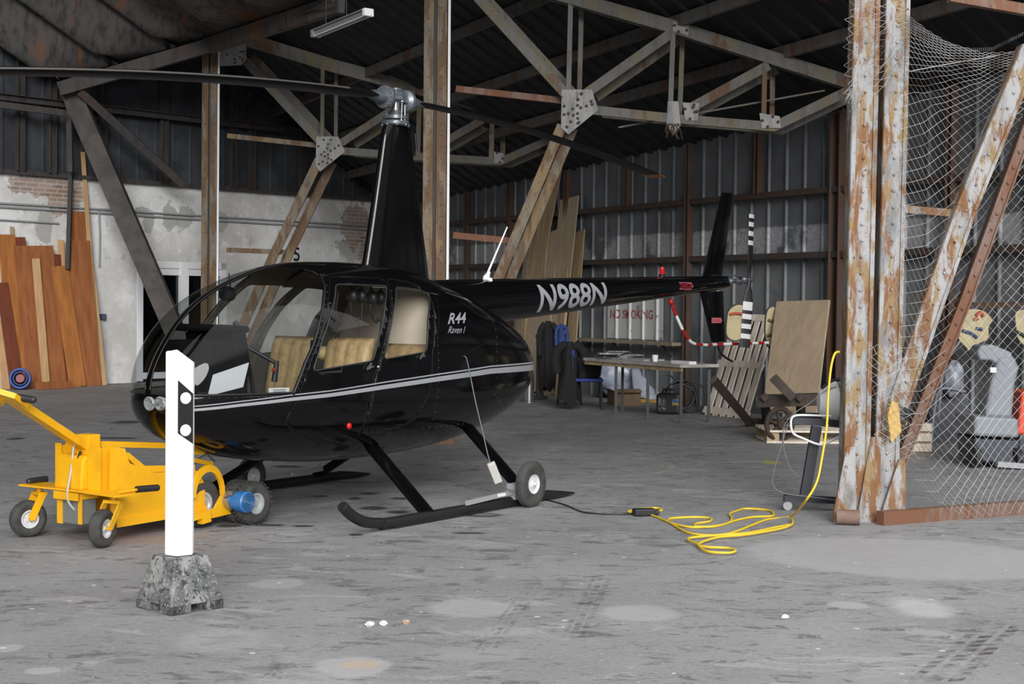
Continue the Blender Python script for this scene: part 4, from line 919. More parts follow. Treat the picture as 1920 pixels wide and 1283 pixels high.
# ---------------------------------------------------------------- pallet, plywood, panels, handcart
def quadboard(p0, p1, p2, p3, th=.02): # four corners
    g_ = MB(); n = (p1 - p0).cross(p3 - p0).normalized(); g_.prism([p0, p1, p2, p3], n * th); return g_
fb0, fb1 = G(1322, 778), G(1400, 787); tl, tr = P(1372, 592, 0), 0
fd = (fb1 - fb0).normalized()
ft0 = P(1378, 590, fb0.y + .55); 
up = ft0 - (fb0 + Vector((0, .0, 0))); 
t = thing('wooden_pallet', 'slatted wooden pallet leaning against the corrugated wall', 'pallet', fb0); W_ = .96; fr = Vector((fd.x, fd.y, 0)).normalized(); nn = fr.cross(up).normalized()
for k in range(6):
    f = .055 + k * (W_ - .10) / 5
    g_ = MB(); g_.bar(fb0 + fr * f, fb0 + fr * f + up * (1.0 if k != 4 else .97), .100, .022, nn); g_.build('slat', WO['s'], t)
for f in (.04, .5, .96):
    g_ = MB(); q = up * f + nn * (-.05 if nn.y < 0 else .05) * -1; q = up * f + Vector((0, .07, 0)); g_.bar(fb0 + q, fb0 + fr * W_ + q, .1, .09, nn); g_.build('cross_beam', WO['s'], t)
# plywood sheet
b0, b1 = G(1432, 812), G(1532, 812); t0, t1 = P(1458, 567, 20.35), P(1557, 564, 19.55)
b0, b1 = P(1432, 760, 19.6), P(1532, 752, 18.85); 
lo = .22
g_ = quadboard(Vector((b0.x, b0.y, lo)), Vector((b1.x, b1.y, lo)), t1, t0, .025); o = g_.build('plywood_sheet', WO['y'], loc=Vector((b0.x, b0.y, lo))); tag(o, 'large brown plywood sheet leaning between the pallet and the corner column', 'board')
# round top panels behind pallet (cream with red edge)
CREAM = mat('cream_paint', (.42, .36, .20), .6, col2=(.36, .30, .17), scale=4)
def panel_shape(name, label, pts, Y, th, marks=()):
    base = P(pts[0][0], pts[0][1], Y); t = thing(name, label, 'panel', P(sum(p[0] for p in pts) / len(pts), max(p[1] for p in pts), Y))
    outline = smoothpath([P(u, v, Y) for u, v in pts], 4, closed=True); g_ = MB(); g_.prism(outline, (0, th, 0)); g_.build('board', CREAM, t)
    g_ = MB(); g_.tube(outline, .012, 5, closed=True); g_.build('dark_rim', DARKP, t)
    for mk, m in marks:
        g_ = MB(); g_.tube(smoothpath([P(u, v, Y - .012) for u, v in mk], 4), .018, 5); g_.build('painted_mark', m, t)
REDM = mat('mark_red', (.42, .05, .02), .6); BLM = mat('mark_blue', (.03, .05, .16), .6); OLV = mat('mark_olive', (.10, .10, .03), .6)
panel_shape('painted_panel', 'cream round-topped panel with a red edge behind the pallet', [(1362, 600), (1366, 582), (1380, 571), (1396, 573), (1404, 590), (1404, 625), (1380, 640), (1362, 630)], 20.6, .02, [([(1368, 590), (1380, 588), (1396, 590)], REDM)])
panel_shape('painted_panel', 'cream rounded panel with olive marks between pallet and plywood', [(1436, 590), (1442, 577), (1454, 575), (1464, 590), (1464, 640), (1458, 652), (1440, 650), (1434, 625)], 20.35, .02, [([(1440, 600), (1450, 603), (1456, 597)], OLV), ([(1438, 630), (1448, 628)], OLV)])
panel_shape('painted_panel', 'cream cut-out panel with red and blue marks behind the mesh', [(1788, 600), (1796, 588), (1812, 579), (1838, 579), (1856, 590), (1862, 600), (1856, 612), (1854, 636), (1836, 646), (1822, 662), (1808, 650), (1796, 635), (1800, 615)], 17.6, .025,
            [([(1830, 592), (1838, 586), (1844, 594)], REDM), ([(1826, 600), (1834, 597)], REDM), ([(1804, 620), (1822, 626), (1832, 634)], BLM), ([(1830, 616), (1842, 618)], BLM)])
panel_shape('painted_panel', 'cream cut-out panel cut off by the right picture edge', [(1902, 590), (1912, 580), (1950, 578), (1960, 600), (1950, 650), (1925, 652), (1908, 636), (1904, 615)], 17.2, .025, [([(1906, 622), (1920, 630), (1935, 645)], DARKP)])
leanbar('wall_rail', 'rusty rail above the cream panels behind the mesh', 'rail', P(1795, 573, 17.75), P(1990, 572, 17.1), .07, .06, STUDM, ch=False)
# leaning dark plank + handcart
a_, b_ = G(1408, 800), P(1338, 712, 17.9); g_ = MB(); g_.bar(a_ + Vector((0, 0, .03)), b_, .10, .05, (0, 1, 0)); tag(g_.build('dark_plank', WO['d'], loc=a_), 'short dark plank leaning against the pallet', 'board')
p = G(1470, 806); t = thing('old_handcart', 'old dark wooden and iron handcart below the plywood sheet', 'handcart', p)
OLD = mat('old_iron', (.055, .038, .028), .85, col2=(.035, .025, .02), scale=8, bmp=.4)
g_ = MB(); g_.bar(P(1424, 752, 18), P(1560, 748, 17.6), .13, .25, (0, 1, 0)); g_.build('beam', WO['d'], t)
g_ = MB(); g_.bar(P(1450, 708, 17.7), P(1488, 748, 17.5), .10, .05, (0, 1, 0)); g_.build('brace', WO['d'], t)
g_ = MB(); c_ = P(1462, 776, 17.7); c_.z = .21; ring(g_, c_, (.5, -1, 0), .18, .03, 22); g_.lathe([(0, .05), (.05, .05), (.05, -.05), (0, -.05)], c_, (.5, -1, 0), 12)
ax_ = Vector((.5, -1, 0)).normalized(); xx = ax_.orthogonal().normalized(); yy = ax_.cross(xx)
for k in range(6):
    a = k * math.pi / 3; g_.bar(c_, c_ + (xx * math.cos(a) + yy * math.sin(a)) * .17, .03, .02, ax_)
g_.build('wheel', OLD, t)
g_ = MB(); g_.bar(G(1404, 800) + Vector((0, .1, .05)), G(1500, 806) + Vector((0, .2, .05)), .1, .12, (0, 1, 0)); g_.bar(P(1500, 745, 17.6), G(1506, 800) + Vector((0, .1, .02)), .08, .08, (0, 1, 0)); g_.bar(P(1434, 745, 17.8), G(1440, 800) + Vector((0, .1, .02)), .08, .08, (0, 1, 0)); g_.build('frame', OLD, t)
# ---------------------------------------------------------------- black stand with white heater, pallet blocks
st = G(1503, 950); t = thing('tool_stand', 'black steel stand on castors beside the near rusty column', 'stand', (2.32, 11.95, 0))
YS = 11.9; BLK = mat('stand_black', (.018, .020, .028), .5)
g_ = MB(); g_.bar(P(1486, 788, YS), P(1600, 797, YS), .055, .07, (0, 1, 0)); g_.bar(P(1486, 788, YS), P(1520, 780, YS + .5), .055, .05, (0, 0, 1)); g_.bar(P(1520, 780, YS + .5), P(1620, 786, YS + .5), .05, .05, (0, 1, 0)); g_.build('top_frame', BLK, t)
g_ = MB(); g_.bar(P(1531, 800, YS), P(1509, 930, YS), .075, .06, (0, 1, 0)); g_.build('leg', BLK, t)
g_ = MB(); g_.bar(P(1470, 934, YS), P(1640, 942, YS), .05, .06, (0, 1, 0)); g_.build('foot_bar', BLK, t)
g_ = MB(); c_ = P(1476, 950, YS); c_.z = .035; g_.lathe([(0, .02), (.035, .02), (.035, -.02), (0, -.02)], c_, (0, 1, .0), 16); g_.bar(c_, c_ + Vector((0, 0, .08)), .03, .05, (0, 1, 0)); g_.build('castor', GREYP, t)
g_ = MB(); g_.sphere(P(1553, 798, YS - .05), .008, 8, 6); g_.build('bolt', STEEL, t)
hp = P(1558, 790, 12.1); t = thing('fan_heater', 'white plastic domed blower standing on the black stand', 'heater', hp)
g_ = MB(); rows = []
for k in range(9):
    x = -.10 + .26 * k / 8; r_ = .165 * math.sin(math.pi * (.12 + .38 * min(1, (k + .6) / 4)))
    rows.append([hp + Vector((x, math.cos(a) * r_ * .8, max(-.0, .15 + math.sin(a) * r_ * 1.0))) for a in [2 * math.pi * i / 28 for i in range(28)]])
g_.grid(rows, wrap=True); g_.add(rows[0], [tuple(range(28))]); g_.build('shell', WHITE, t)
g_ = MB()
for k in range(6): ring(g_, hp + Vector((.04 + k * .018, -.005, .155)), (1, .0, 0), .162, .005, 26, 5)
g_.build('grille', mat('grille_grey', (.12, .12, .12), .5), t)
g_ = MB(); g_.tube(smoothpath([hp + Vector((-.1, -.1, .26)), hp + Vector((0, -.12, .33)), hp + Vector((.14, -.12, .31))]), .012, 6); g_.build('black_strap', DARKP, t)
pc0 = G(1532, 832); t = thing('wooden_pallet', 'pale wooden pallet lying on the floor, seen under the black stand', 'pallet', pc0)
for z_ in (.012, .135):
    for k in range(5):
        g_ = MB(); g_.box((pc0.x, pc0.y + .05 + k * .19, z_), (1.15, .12, .022)); g_.build('deck_board', WO['s'], t)
for x in (-.5, 0, .5):
    for y in (.08, .8):
        g_ = MB(); g_.box((pc0.x + x, pc0.y + y, .073), (.14, .12, .10)); g_.build('block', WO['l'], t)
# foam piece on the column
g_ = MB(); g_.prism([P(1672, 752, 11.15), P(1684, 756, 11.15), P(1691, 810, 11.15), P(1671, 832, 11.15), P(1664, 780, 11.15)], (0, .06, 0)); tag(g_.build('foam_piece', mat('foam_yellow', (.55, .36, .12), .9, bmp=.3, scale=10), loc=P(1672, 832, 11.15), bevel=.006), 'yellow foam piece stuck on the foot of the near column', 'foam')
# ---------------------------------------------------------------- behind the mesh
MG = mat('machine_grey', (.20, .22, .25), .4); MD = mat('machine_dark', (.03, .035, .05), .5)
p = G(1872, 880); t = thing('floor_scrubber', 'grey floor cleaning machine with upright head behind the mesh', 'machine', (p.x, p.y + .3, 0)); YM = p.y + .2
def pr(pts, Y, d): 
    g = MB(); g.prism([P(u, v, Y) for u, v in pts], (0, d, 0)); return g
pr([(1828, 780), (1910, 785), (1912, 822), (1826, 818)], YM - .15, .7).build('tank', MG, t, bevel=.03)
pr([(1846, 782), (1858, 715), (1872, 672), (1902, 668), (1912, 690), (1904, 720), (1898, 785)], YM, .35).build('column_body', MG, t, bevel=.03)
pr([(1832, 662), (1838, 648), (1862, 646), (1895, 660), (1904, 676), (1870, 684), (1858, 676), (1838, 676)], YM + .02, .3).build('head', MG, t, bevel=.02)
pr([(1826, 822), (1912, 826), (1910, 872), (1830, 866)], YM - .1, .6).build('base_skirt', MD, t, bevel=.02)
pr([(1872, 866), (1925, 870), (1925, 880), (1870, 876)], YM - .25, .1).build('squeegee', mat('squeegee', (.30, .31, .33), .4), t)
g_ = MB(); g_.box(P(1862, 694, YM - .02), (.06, .02, .05)); g_.build('tag', WHITE, t)
for x in (-.2, .2):
    g_ = MB(); c_ = Vector((p.x + x, p.y + .1, .10)); g_.lathe([(0, .03), (.1, .03), (.1, -.03), (0, -.03)], c_, (1, .2, 0), 18); g_.build('wheel', DARKP, t)
ORG = mat('orange_plastic', (.65, .06, .02), .4)
p = G(1925, 868); t = thing('orange_bin', 'bright orange container cut off by the right picture edge', 'container', (p.x, p.y, 0))
pr([(1916, 735), (1985, 728), (1985, 815), (1907, 815)], p.y, .4).build('body', ORG, t, bevel=.02)
pr([(1912, 815), (1985, 815), (1985, 868), (1912, 868)], p.y, .4).build('stand', MD, t)
blob('plastic_bag', 'pale plastic bag hanging over junk behind the mesh', 'bag', P(1788, 712, 17.6), (.22, .2, .40), mat('bag_pale', (.26, .28, .32), .35, col2=(.16, .17, .2), scale=8), 9)
p = G(1768, 860); t = thing('steel_cabinet', 'low dark steel cabinet behind the mesh, left of the cleaning machine', 'cabinet', (p.x, 18.2, 0))
pr([(1742, 736), (1818, 738), (1818, 852), (1742, 846)], 17.75, .5).build('body', MD, t, bevel=.01)
pr([(1720, 800), (1742, 800), (1742, 828), (1720, 828)], 17.4, .3).build('side_box', WO['s'], t)
t2 = thing('wooden_crate', 'small pale wooden crate on the floor behind the mesh brace', 'crate', P(1722, 852, 15.6)); cz = G(1722, 850)
g_ = MB()
for k in range(3): g_.box((cz.x, cz.y, .06 + .11 * k), (.28, .02, .085))
g_.build('side_slats', WO['s'], t2); g_ = MB(); g_.box((cz.x, cz.y + .14, .16), (.26, .25, .32)); g_.build('inside', WO['l'], t2)
g_ = MB(); g_.tube(smoothpath([P(1745, 850, 17.4), P(1752, 770, 17.5), P(1765, 730, 17.5), P(1810, 735, 17.5)]), .02, 6); g_.tube(smoothpath([P(1800, 640, 17.5), P(1770, 690, 17.5), P(1760, 780, 17.5)]), .02, 6); tag(g_.build('bent_pipes', mat('pipe_grey', (.14, .15, .17), .4), loc=P(1750, 850, 17.4)), 'bent grey pipes standing in front of the dark cabinet behind the mesh', 'pipe')
# ================================================================ the helicopter
HX, HY, YAW = -.953, 12.45, math.radians(55.4)
heli = thing('helicopter', 'shiny black four seat helicopter with silver stripe parked on skids in the hangar', 'helicopter', (HX, HY, 0), math.pi + YAW)
hn = Vector((-math.cos(YAW), -math.sin(YAW), 0)); hl_ = Vector((math.sin(YAW), -math.cos(YAW), 0)); hc = Vector((HX, HY, 0))
def H(x, y, z): return hc + hn * x + hl_ * y + Vector((0, 0, z))
def HL(u, v, y):
    r = ray(u, v); t = (y - (CO - hc).dot(hl_)) / r.dot(hl_); p = CO + r * t - hc
    return p.dot(hn), p.z
def HLV(u, v, y): x, z = HL(u, v, y); return Vector((x, y, z))
KEYS = [(2.60, .975, .90, .0), (2.59, 1.04, .83, .10), (2.545, 1.15, .755, .21), (2.46, 1.28, .68, .32), (2.32, 1.44, .60, .42), (2.12, 1.585, .53, .505), (1.87, 1.70, .465, .57), (1.55, 1.80, .42, .615),
        (1.2, 1.86, .385, .635), (.8, 1.875, .37, .64), (.4, 1.865, .37, .635), (.0, 1.825, .385, .615), (-.4, 1.735, .42, .575), (-.8, 1.62, .49, .515), (-1.15, 1.50, .58, .445), (-1.45, 1.37, .70, .36), (-1.65, 1.23, .84, .25), (-1.74, 1.12, .97, .13), (-1.76, 1.05, 1.04, 0)]
TAB = []
for i in range(len(KEYS) - 1):
    g = lambda k: KEYS[max(0, min(len(KEYS) - 1, k))]
    a, b, c, d = g(i - 1), g(i), g(i + 1), g(i + 2)
    for k in range(10):
        t = k / 10; TAB.append(tuple(.5 * ((2 * B) + (Cc - A) * t + (2 * A - 5 * B + 4 * Cc - D) * t * t + (3 * B - A - 3 * Cc + D) * t ** 3) for A, B, Cc, D in zip(a, b, c, d)))
TAB.append(KEYS[-1])
for i in range(1, len(TAB)):
    if TAB[i][0] >= TAB[i - 1][0]: TAB[i] = (TAB[i - 1][0] - 1e-4,) + TAB[i][1:]
def sec(x):
    if x >= TAB[0][0]: return TAB[0][1:]
    for i in range(len(TAB) - 1):
        if TAB[i][0] >= x >= TAB[i + 1][0]:
            f = (TAB[i][0] - x) / (TAB[i][0] - TAB[i + 1][0]); return tuple(p + (q - p) * f for p, q in zip(TAB[i][1:], TAB[i + 1][1:]))
    return TAB[-1][1:]
NU, NLo = 2.45, 2.5
def ysurf(x, z):
    zt, zb, w = sec(x); zc = zb + (zt - zb) * .42
    if z >= zc: t = min(.9999, (z - zc) / max(1e-4, zt - zc)); n = NU
    else: t = min(.9999, (zc - z) / max(1e-4, zc - zb)); n = NLo
    return max(0, w) * (1 - t ** n) ** (1 / n)
def SX(u, v):
    y = .55
    for _ in range(25):
        x, z = HL(u, v, y); y = .5 * y + .5 * ysurf(min(x, 2.595), z)
    return x, z
def inpoly(x, z, poly):
    c = False; j = len(poly) - 1
    for i in range(len(poly)):
        (xi, zi), (xj, zj) = poly[i], poly[j]
        if (zi > z) != (zj > z) and x < (xj - xi) * (z - zi) / (zj - zi) + xi: c = not c
        j = i
    return c
def rounded(poly, r=.03, n=4):
    out = []; N = len(poly)
    for i in range(N):
        p = Vector(poly[i]); a = Vector(poly[i - 1]) - p; b = Vector(poly[(i + 1) % N]) - p
        ra = min(r, a.length * .45); rb = min(r, b.length * .45); A = p + a.normalized() * ra; B = p + b.normalized() * rb
        for k in range(n + 1):
            t = k / n; q = A * (1 - t) ** 2 + p * 2 * t * (1 - t) + B * t * t; out.append((q.x, q.y))
    return out
W1 = rounded([SX(u, v) for u, v in [(629, 533), (724, 536), (722, 570), (711, 630), (699, 677), (586, 696), (603, 640), (620, 587)]], .035)
W2 = rounded([SX(u, v) for u, v in [(742, 538), (783, 543), (804, 551), (802, 600), (799, 660), (720, 674), (730, 626), (738, 581)]], .035)
ARC = [SX(u, v) for u, v in [(547, 741), (571, 679), (585, 648), (597, 604), (605, 560), (606, 535), (598, 515)]]
XT = ARC[-1][0] + .03
WS = [(ARC[0][0], .945)] + ARC + [(XT + .05, sec(XT + .05)[0] - .012), (XT + .07, 2.4), (3.2, 2.4), (3.2, .945)]
D1 = rounded([(ARC[-1][0] - .07, 1.755), (ARC[-3][0] - .05, ARC[-3][1]), (ARC[3][0] - .05, ARC[3][1]), (ARC[1][0] - .05, ARC[1][1]), (ARC[0][0] - .05, .9)] + [SX(*p) for p in ((533, 790), (552, 815), (655, 838), (680, 800), (700, 710), (711, 676), (723, 630), (732, 570))] + [(SX(733, 540)[0], 1.755)], .05, 3)
D2 = rounded([(SX(736, 540)[0], 1.755), (.30, 1.735)] + [SX(*p) for p in ((809, 560), (811, 660), (806, 735), (775, 790), (690, 822), (688, 790), (704, 710), (715, 676), (727, 630), (736, 570))], .05, 3)
# shell
NR = 112; bm = bmesh.new(); rings = []
STA = []
for i in range(len(TAB) - 1):
    STA.append(TAB[i])
for (x, zt, zb, w) in STA + [TAB[-1]]:
    zc = zb + (zt - zb) * .42; r = []
    for k in range(NR):
        a = 2 * math.pi * (k + .5) / NR; c, s = math.cos(a), math.sin(a); n = NU if s >= 0 else NLo
        y = max(w, 1e-3) * math.copysign(abs(c) ** (2 / n), c); z = zc + (zt - zc if s >= 0 else zc - zb) * math.copysign(abs(s) ** (2 / n), s)
        r.append(bm.verts.new((x, y, z)))
    rings.append(r)
for a, b in zip(rings[:-1], rings[1:]):
    for k in range(NR): bm.faces.new((a[k], a[(k + 1) % NR], b[(k + 1) % NR], b[k]))
bm.faces.new(rings[0]); bm.faces.new(rings[-1][::-1])
def cut(poly):
    for i in range(len(poly)):
        (x0, z0), (x1, z1) = poly[i], poly[(i + 1) % len(poly)]
        d = math.hypot(x1 - x0, z1 - z0)
        if d < 1e-5: continue
        e = .02; fs = [f for f in bm.faces if min(v.co.x for v in f.verts) < max(x0, x1) + e and max(v.co.x for v in f.verts) > min(x0, x1) - e
                       and min(v.co.z for v in f.verts) < max(z0, z1) + e and max(v.co.z for v in f.verts) > min(z0, z1) - e]
        es = {q for f in fs for q in f.edges}; vs = {q for f in fs for q in f.verts}
        bmesh.ops.bisect_plane(bm, geom=list(vs) + list(es) + fs, plane_co=(x0, 0, z0), plane_no=(-(z1 - z0) / d, 0, (x1 - x0) / d), dist=1e-5)
for poly in (W1, W2, WS, D1, D2): cut(poly)
for y in (-.022, .022):
    fs = [f for f in bm.faces if f.calc_center_median().x > XT - .2]; es = {q for f in fs for q in f.edges}; vs = {q for f in fs for q in f.verts}
    bmesh.ops.bisect_plane(bm, geom=list(vs) + list(es) + fs, plane_co=(0, y, 0), plane_no=(0, 1, 0), dist=1e-5)
bmesh.ops.recalc_face_normals(bm, faces=bm.faces)
cls = {}
for f in bm.faces:
    c = f.calc_center_median(); s = 'L' if c.y > 0 else 'R'
    if abs(c.y) > .022 and inpoly(c.x, c.z, WS): k = 'ws' + s
    elif abs(c.y) > .2 and inpoly(c.x, c.z, W1): k = 'w1' + s
    elif abs(c.y) > .2 and inpoly(c.x, c.z, W2): k = 'w2' + s
    elif abs(c.y) > .2 and inpoly(c.x, c.z, D1): k = 'd1' + s
    elif abs(c.y) > .2 and inpoly(c.x, c.z, D2): k = 'd2' + s
    else: k = 'body'
    cls.setdefault(k, []).append(f)
def shellpart(key, name, mats, parent, solid=.010):
    me = bpy.data.meshes.new(name); idx = {}; vs = []; fs = []
    for f in cls[key]:
        r = []
        for v in f.verts:
            if v.index not in idx or True:
                if v not in idx: idx[v] = len(vs); vs.append(tuple(v.co))
            r.append(idx[v])
        fs.append(r)
    me.from_pydata(vs, [], fs); me.update()
    me.polygons.foreach_set('use_smooth', [True] * len(fs))
    for m in mats: me.materials.append(m)
    o = bpy.data.objects.new(name, me); COL.objects.link(o); o.parent = parent
    if solid:
        q = o.modifiers.new('s', 'SOLIDIFY'); q.thickness = solid; q.offset = -1
        if len(mats) > 1: q.material_offset = 1; q.material_offset_rim = 0
    return o
FRH = FR[heli.name]
bm.verts.index_update()
shellpart('body', 'fuselage', [BLACKP, LINING], heli)
trims = []
def surfline(poly, off=.002, side=1, closed=True, step=.04):
    out = []; N = len(poly)
    for i in range(N if closed else N - 1):
        a, b = Vector(poly[i]), Vector(poly[(i + 1) % N]); n = max(1, int((b - a).length / step))
        for k in range(n):
            p = a + (b - a) * k / n; out.append(Vector((p.x, side * (ysurf(p.x, p.y) + off), p.y)))
    if not closed: p = poly[-1]; out.append(Vector((p[0], side * (ysurf(*p) + off), p[1])))
    return out
TRIM = mat('window_trim', (.03, .03, .03), .35); SEAMM = mat('seam', (.012, .012, .012), .5)
for s, sg in (('L', 1), ('R', -1)):
    shellpart('ws' + s, 'windshield', [GLASSW], heli, 0)
    d = shellpart('d1' + s, 'front_door', [BLACKP, LINING], heli); FR[d.name] = FRH
    shellpart('w1' + s, 'door_window', [GLASSD], d, 0)
    g_ = MB(); g_.tube(surfline(W1, .001, sg), .006, 5, closed=True); g_.build('window_trim', TRIM, d, world=False)
    g_ = MB(); g_.tube(surfline(D1, -.0006, sg), .0016, 4, closed=True); g_.build('door_seal', SEAMM, d, world=False)
    g_ = MB()
    for (u, v) in ((707, 688), (690, 690)):
        x, z = SX(u, v); y = ysurf(x, z) + .012; g_.sphere((x, sg * y, z), .015, 10, 7, (1, .8, .8))
    x, z = SX(690, 688); y = sg * (ysurf(x, z) + .015); g_.bar((x - .02, y, z + .025), (x + .03, y, z - .02), .012, .012, (0, 1, 0)); g_.bar((x - .04, y, z + .0), (x + .02, y, z), .012, .012, (0, 1, 0))
    tag(g_.build('door_handle', STEEL, d, world=False), 'small chrome latch')
    d = shellpart('d2' + s, 'rear_door', [BLACKP, LINING], heli); FR[d.name] = FRH
    shellpart('w2' + s, 'door_window', [GLASSD], d, 0)
    g_ = MB(); g_.tube(surfline(W2, .001, sg), .006, 5, closed=True); g_.build('window_trim', TRIM, d, world=False)
    g_ = MB(); g_.tube(surfline(D2, -.0006, sg), .0016, 4, closed=True); g_.build('door_seal', SEAMM, d, world=False)
    g_ = MB(); x, z = SX(789, 668); y = sg * (ysurf(x, z) + .015); g_.bar((x - .02, y, z + .025), (x + .03, y, z - .02), .012, .012, (0, 1, 0)); g_.bar((x - .03, y, z + .0), (x + .02, y, z), .012, .012, (0, 1, 0)); tag(g_.build('door_handle', STEEL, d, world=False), 'small chrome latch')
bm.free()
# glazing frame and rivets along the arch
g_ = MB()
for sg in (1, -1):
    p = [(ARC[0][0], .945)] + ARC + [(XT + .05, sec(XT + .05)[0] - .02)]
    q = [(max(x, -9) - .012, z) for x, z in p]
    pts = smoothpath(surfline(q[:-1], .0, sg, False, .06), 2); g_.tube(pts, .010, 6)
    lo = [(ARC[0][0] + (2.56 - ARC[0][0]) * k / 20, .945) for k in range(21)]; g_.tube(surfline(lo, .0, sg, False), .008, 6)
for sg in (1, -1):
    top = []
    for k in range(30):
        x = XT + (2.6 - XT) * (k / 29) ** .7; top.append(Vector((x, sg * .022, sec(x)[0] + .001)))
    g_.tube(top, .006, 5)
g_.build('windshield_frame', BLACKM, heli, world=False)
g_ = MB()
def riv(poly, off, step=.05, dx=0.0, sg=1):
    for p in surfline([(x + dx, z) for x, z in poly], .001, sg, False, step): g_.sphere(p, .0034, 6, 4)
for sg in (1, -1):
    riv(ARC, 0, .05, -.035, sg); riv([SX(*p) for p in ((734, 545), (725, 630), (713, 676), (702, 712), (684, 790))], 0, .06, 0, sg); riv([(.22, z) for z in (.5, .9, 1.3, 1.7)], 0, .055, 0, sg)
    riv([(ARC[0][0] + (2.45 - ARC[0][0]) * k / 12, .925) for k in range(13)], 0, .06, 0, sg)
    riv([SX(u, v) for u, v in ((925, 603), (931, 660), (928, 740), (922, 800))], 0, .06, 0, sg); riv([(x, .60) for x in (.3, -.2, -.7)], 0, .08, 0, sg)
g_.build('rivets', mat('rivet_light', (.10, .10, .10), .35), heli, world=False)
g_ = MB()
for sg in (1, -1):
    for L in ([(818, 560), (820, 640), (820, 720), (812, 780)], [(867, 668), (900, 648), (928, 636)], [(925, 602), (931, 640), (931, 690), (925, 790)], ):
        g_.tube(surfline([SX(u, v) for u, v in L], -.0007, sg, False), .0016, 4)
g_.build('panel_seams', SEAMM, heli, world=False)
# stripes
band = [SX(u, v) for u, v in ((362, 768), (450, 760), (545, 749), (620, 741), (720, 726), (820, 711), (920, 696), (1004, 684))]
thin = [SX(u, v) for u, v in ((362, 761), (450, 753), (545, 741), (620, 733), (720, 717), (820, 702), (920, 687), (1004, 675))]
def strip(poly, h0, h1, name, x0=2.47):
    P0 = [(x0, poly[0][1] - .004)] + [p for p in poly if p[0] < x0 - .05]
    xa, xb = P0[0][0], max(P0[-1][0], -1.60)
    for sg in (1, -1):
        g_ = MB(); rows = [[] for _ in range(5)]; N = 90
        for i in range(N + 1):
            x = xa + (xb - xa) * i / N; z = None
            for p, q in zip(P0[:-1], P0[1:]):
                if p[0] >= x >= q[0] - 1e-9: z = p[1] + (q[1] - p[1]) * (p[0] - x) / max(1e-9, p[0] - q[0]); break
            if z is None: z = P0[-1][1]
            h = h0 + (h1 - h0) * i / N
            for j in range(5): zz = z - h + 2 * h * j / 4; rows[j].append(Vector((x, sg * (ysurf(x, zz) + .0025), zz)))
        g_.grid(rows); g_.build(name, SILVER, heli, world=False)
strip(band, .009, .026, 'silver_stripe'); strip(thin, .0035, .007, 'silver_stripe')
def surftext(s, p0, p1, p2, name, m, bold=.012, shear=.15, step=.1):
    """lettering on the cowling: p0 lower left, p1 lower right, p2 upper left, as (x,z)"""
    tv, tf = text_geo(s, bold=bold, shear=shear, step=step); g_ = MB(); vs = []
    for v in tv:
        x = p0[0] + (p1[0] - p0[0]) * v.x + (p2[0] - p0[0]) * v.y; z = p0[1] + (p1[1] - p0[1]) * v.x + (p2[1] - p0[1]) * v.y
        vs.append((x, ysurf(x, z) + .003, z))
    g_.add(vs, tf); return g_.build(name, m, heli, world=False)
tag(surftext('R44', SX(839, 608), SX(873, 606), SX(841, 587), 'lettering', REGC, .02, .2), 'silver lettering R44')
tag(surftext('Raven I', SX(839, 625), SX(871, 625), SX(841, 612), 'lettering', REGC, .0, .3), 'silver lettering Raven I')
# ---- tail boom
def bc(x): return 1.55 + (-x - .6) * .052, .215 + (-x - .6) * (-.0268)       # centre height, radius
g_ = MB(); rows = []
for i in range(41):
    x = -.45 - (5.42) * i / 40; z, r = bc(x); rows.append([Vector((x, math.cos(a) * r, z + math.sin(a) * r)) for a in [2 * math.pi * k / 36 for k in range(36)]])
g_.grid(rows, wrap=True); z, r = bc(-5.87)
cap = []
for k in range(6):
    t = k / 5 * math.pi / 2; cap.append([Vector((-5.87 - math.sin(t) * r * .8, math.cos(a) * r * max(.02, math.cos(t)), z + math.sin(a) * r * max(.02, math.cos(t)))) for a in [2 * math.pi * q / 36 for q in range(36)]])
g_.grid(cap, wrap=True); boom = g_.build('tail_boom', BLACKP, heli, world=False, weld=True); FR[boom.name] = FRH
def boompt(x, z, off=.003): zc, r = bc(x); t = max(-.98, min(.98, (z - zc) / r)); return Vector((x, math.sqrt(1 - t * t) * r + off, z))
def onboom(s, x0, x1, a0, a1, name, m, bold=.02, shear=0, step=.06):
    tv, tf = text_geo(s, bold=bold, shear=shear, step=step); vs = []
    for v in tv:
        x = x0 + (x1 - x0) * v.x; zc, r = bc(x); vs.append(boompt(x, zc + r * (a0 + (a1 - a0) * v.y)))
    g_ = MB(); g_.add(vs, tf); return g_.build(name, m, boom, world=False)
tag(onboom('N988N', -1.86, -3.06, -.72, .70, 'registration_letters', REGC, .02), 'grey registration N988N')
def danger(x0, x1, z0, z1, fy, parent, fin=False):
    g_ = MB(); c = []
    zc = (z0 + z1) / 2
    for x, z in ((x0, z0 + .006), (x1 + .035, z0 + .006), (x1 + .035, z0), (x1, zc), (x1 + .035, z1), (x1 + .035, z1 - .006), (x0, z1 - .006)): c.append(fy(x, z, .003))
    g_.add(c, [tuple(range(len(c)))]); g_.build('danger_sticker', PINK, parent, world=False)
    tv, tf = text_geo('DANGER', bold=.01, step=.2); g_ = MB(); zl, zh = z0 + .014, z1 - .014
    g_.add([fy(x0 - .006 + (x1 + .03 - x0) * v.x, zl + (zh - zl) * v.y, .005) for v in tv], tf); g_.build('sticker_letters', STICK, parent, world=False)
x0, z0 = HL(1276, 544, .12); x1, z1 = HL(1301, 529, .12); danger(x0, x1 - .02, z0, z1, boompt, boom)
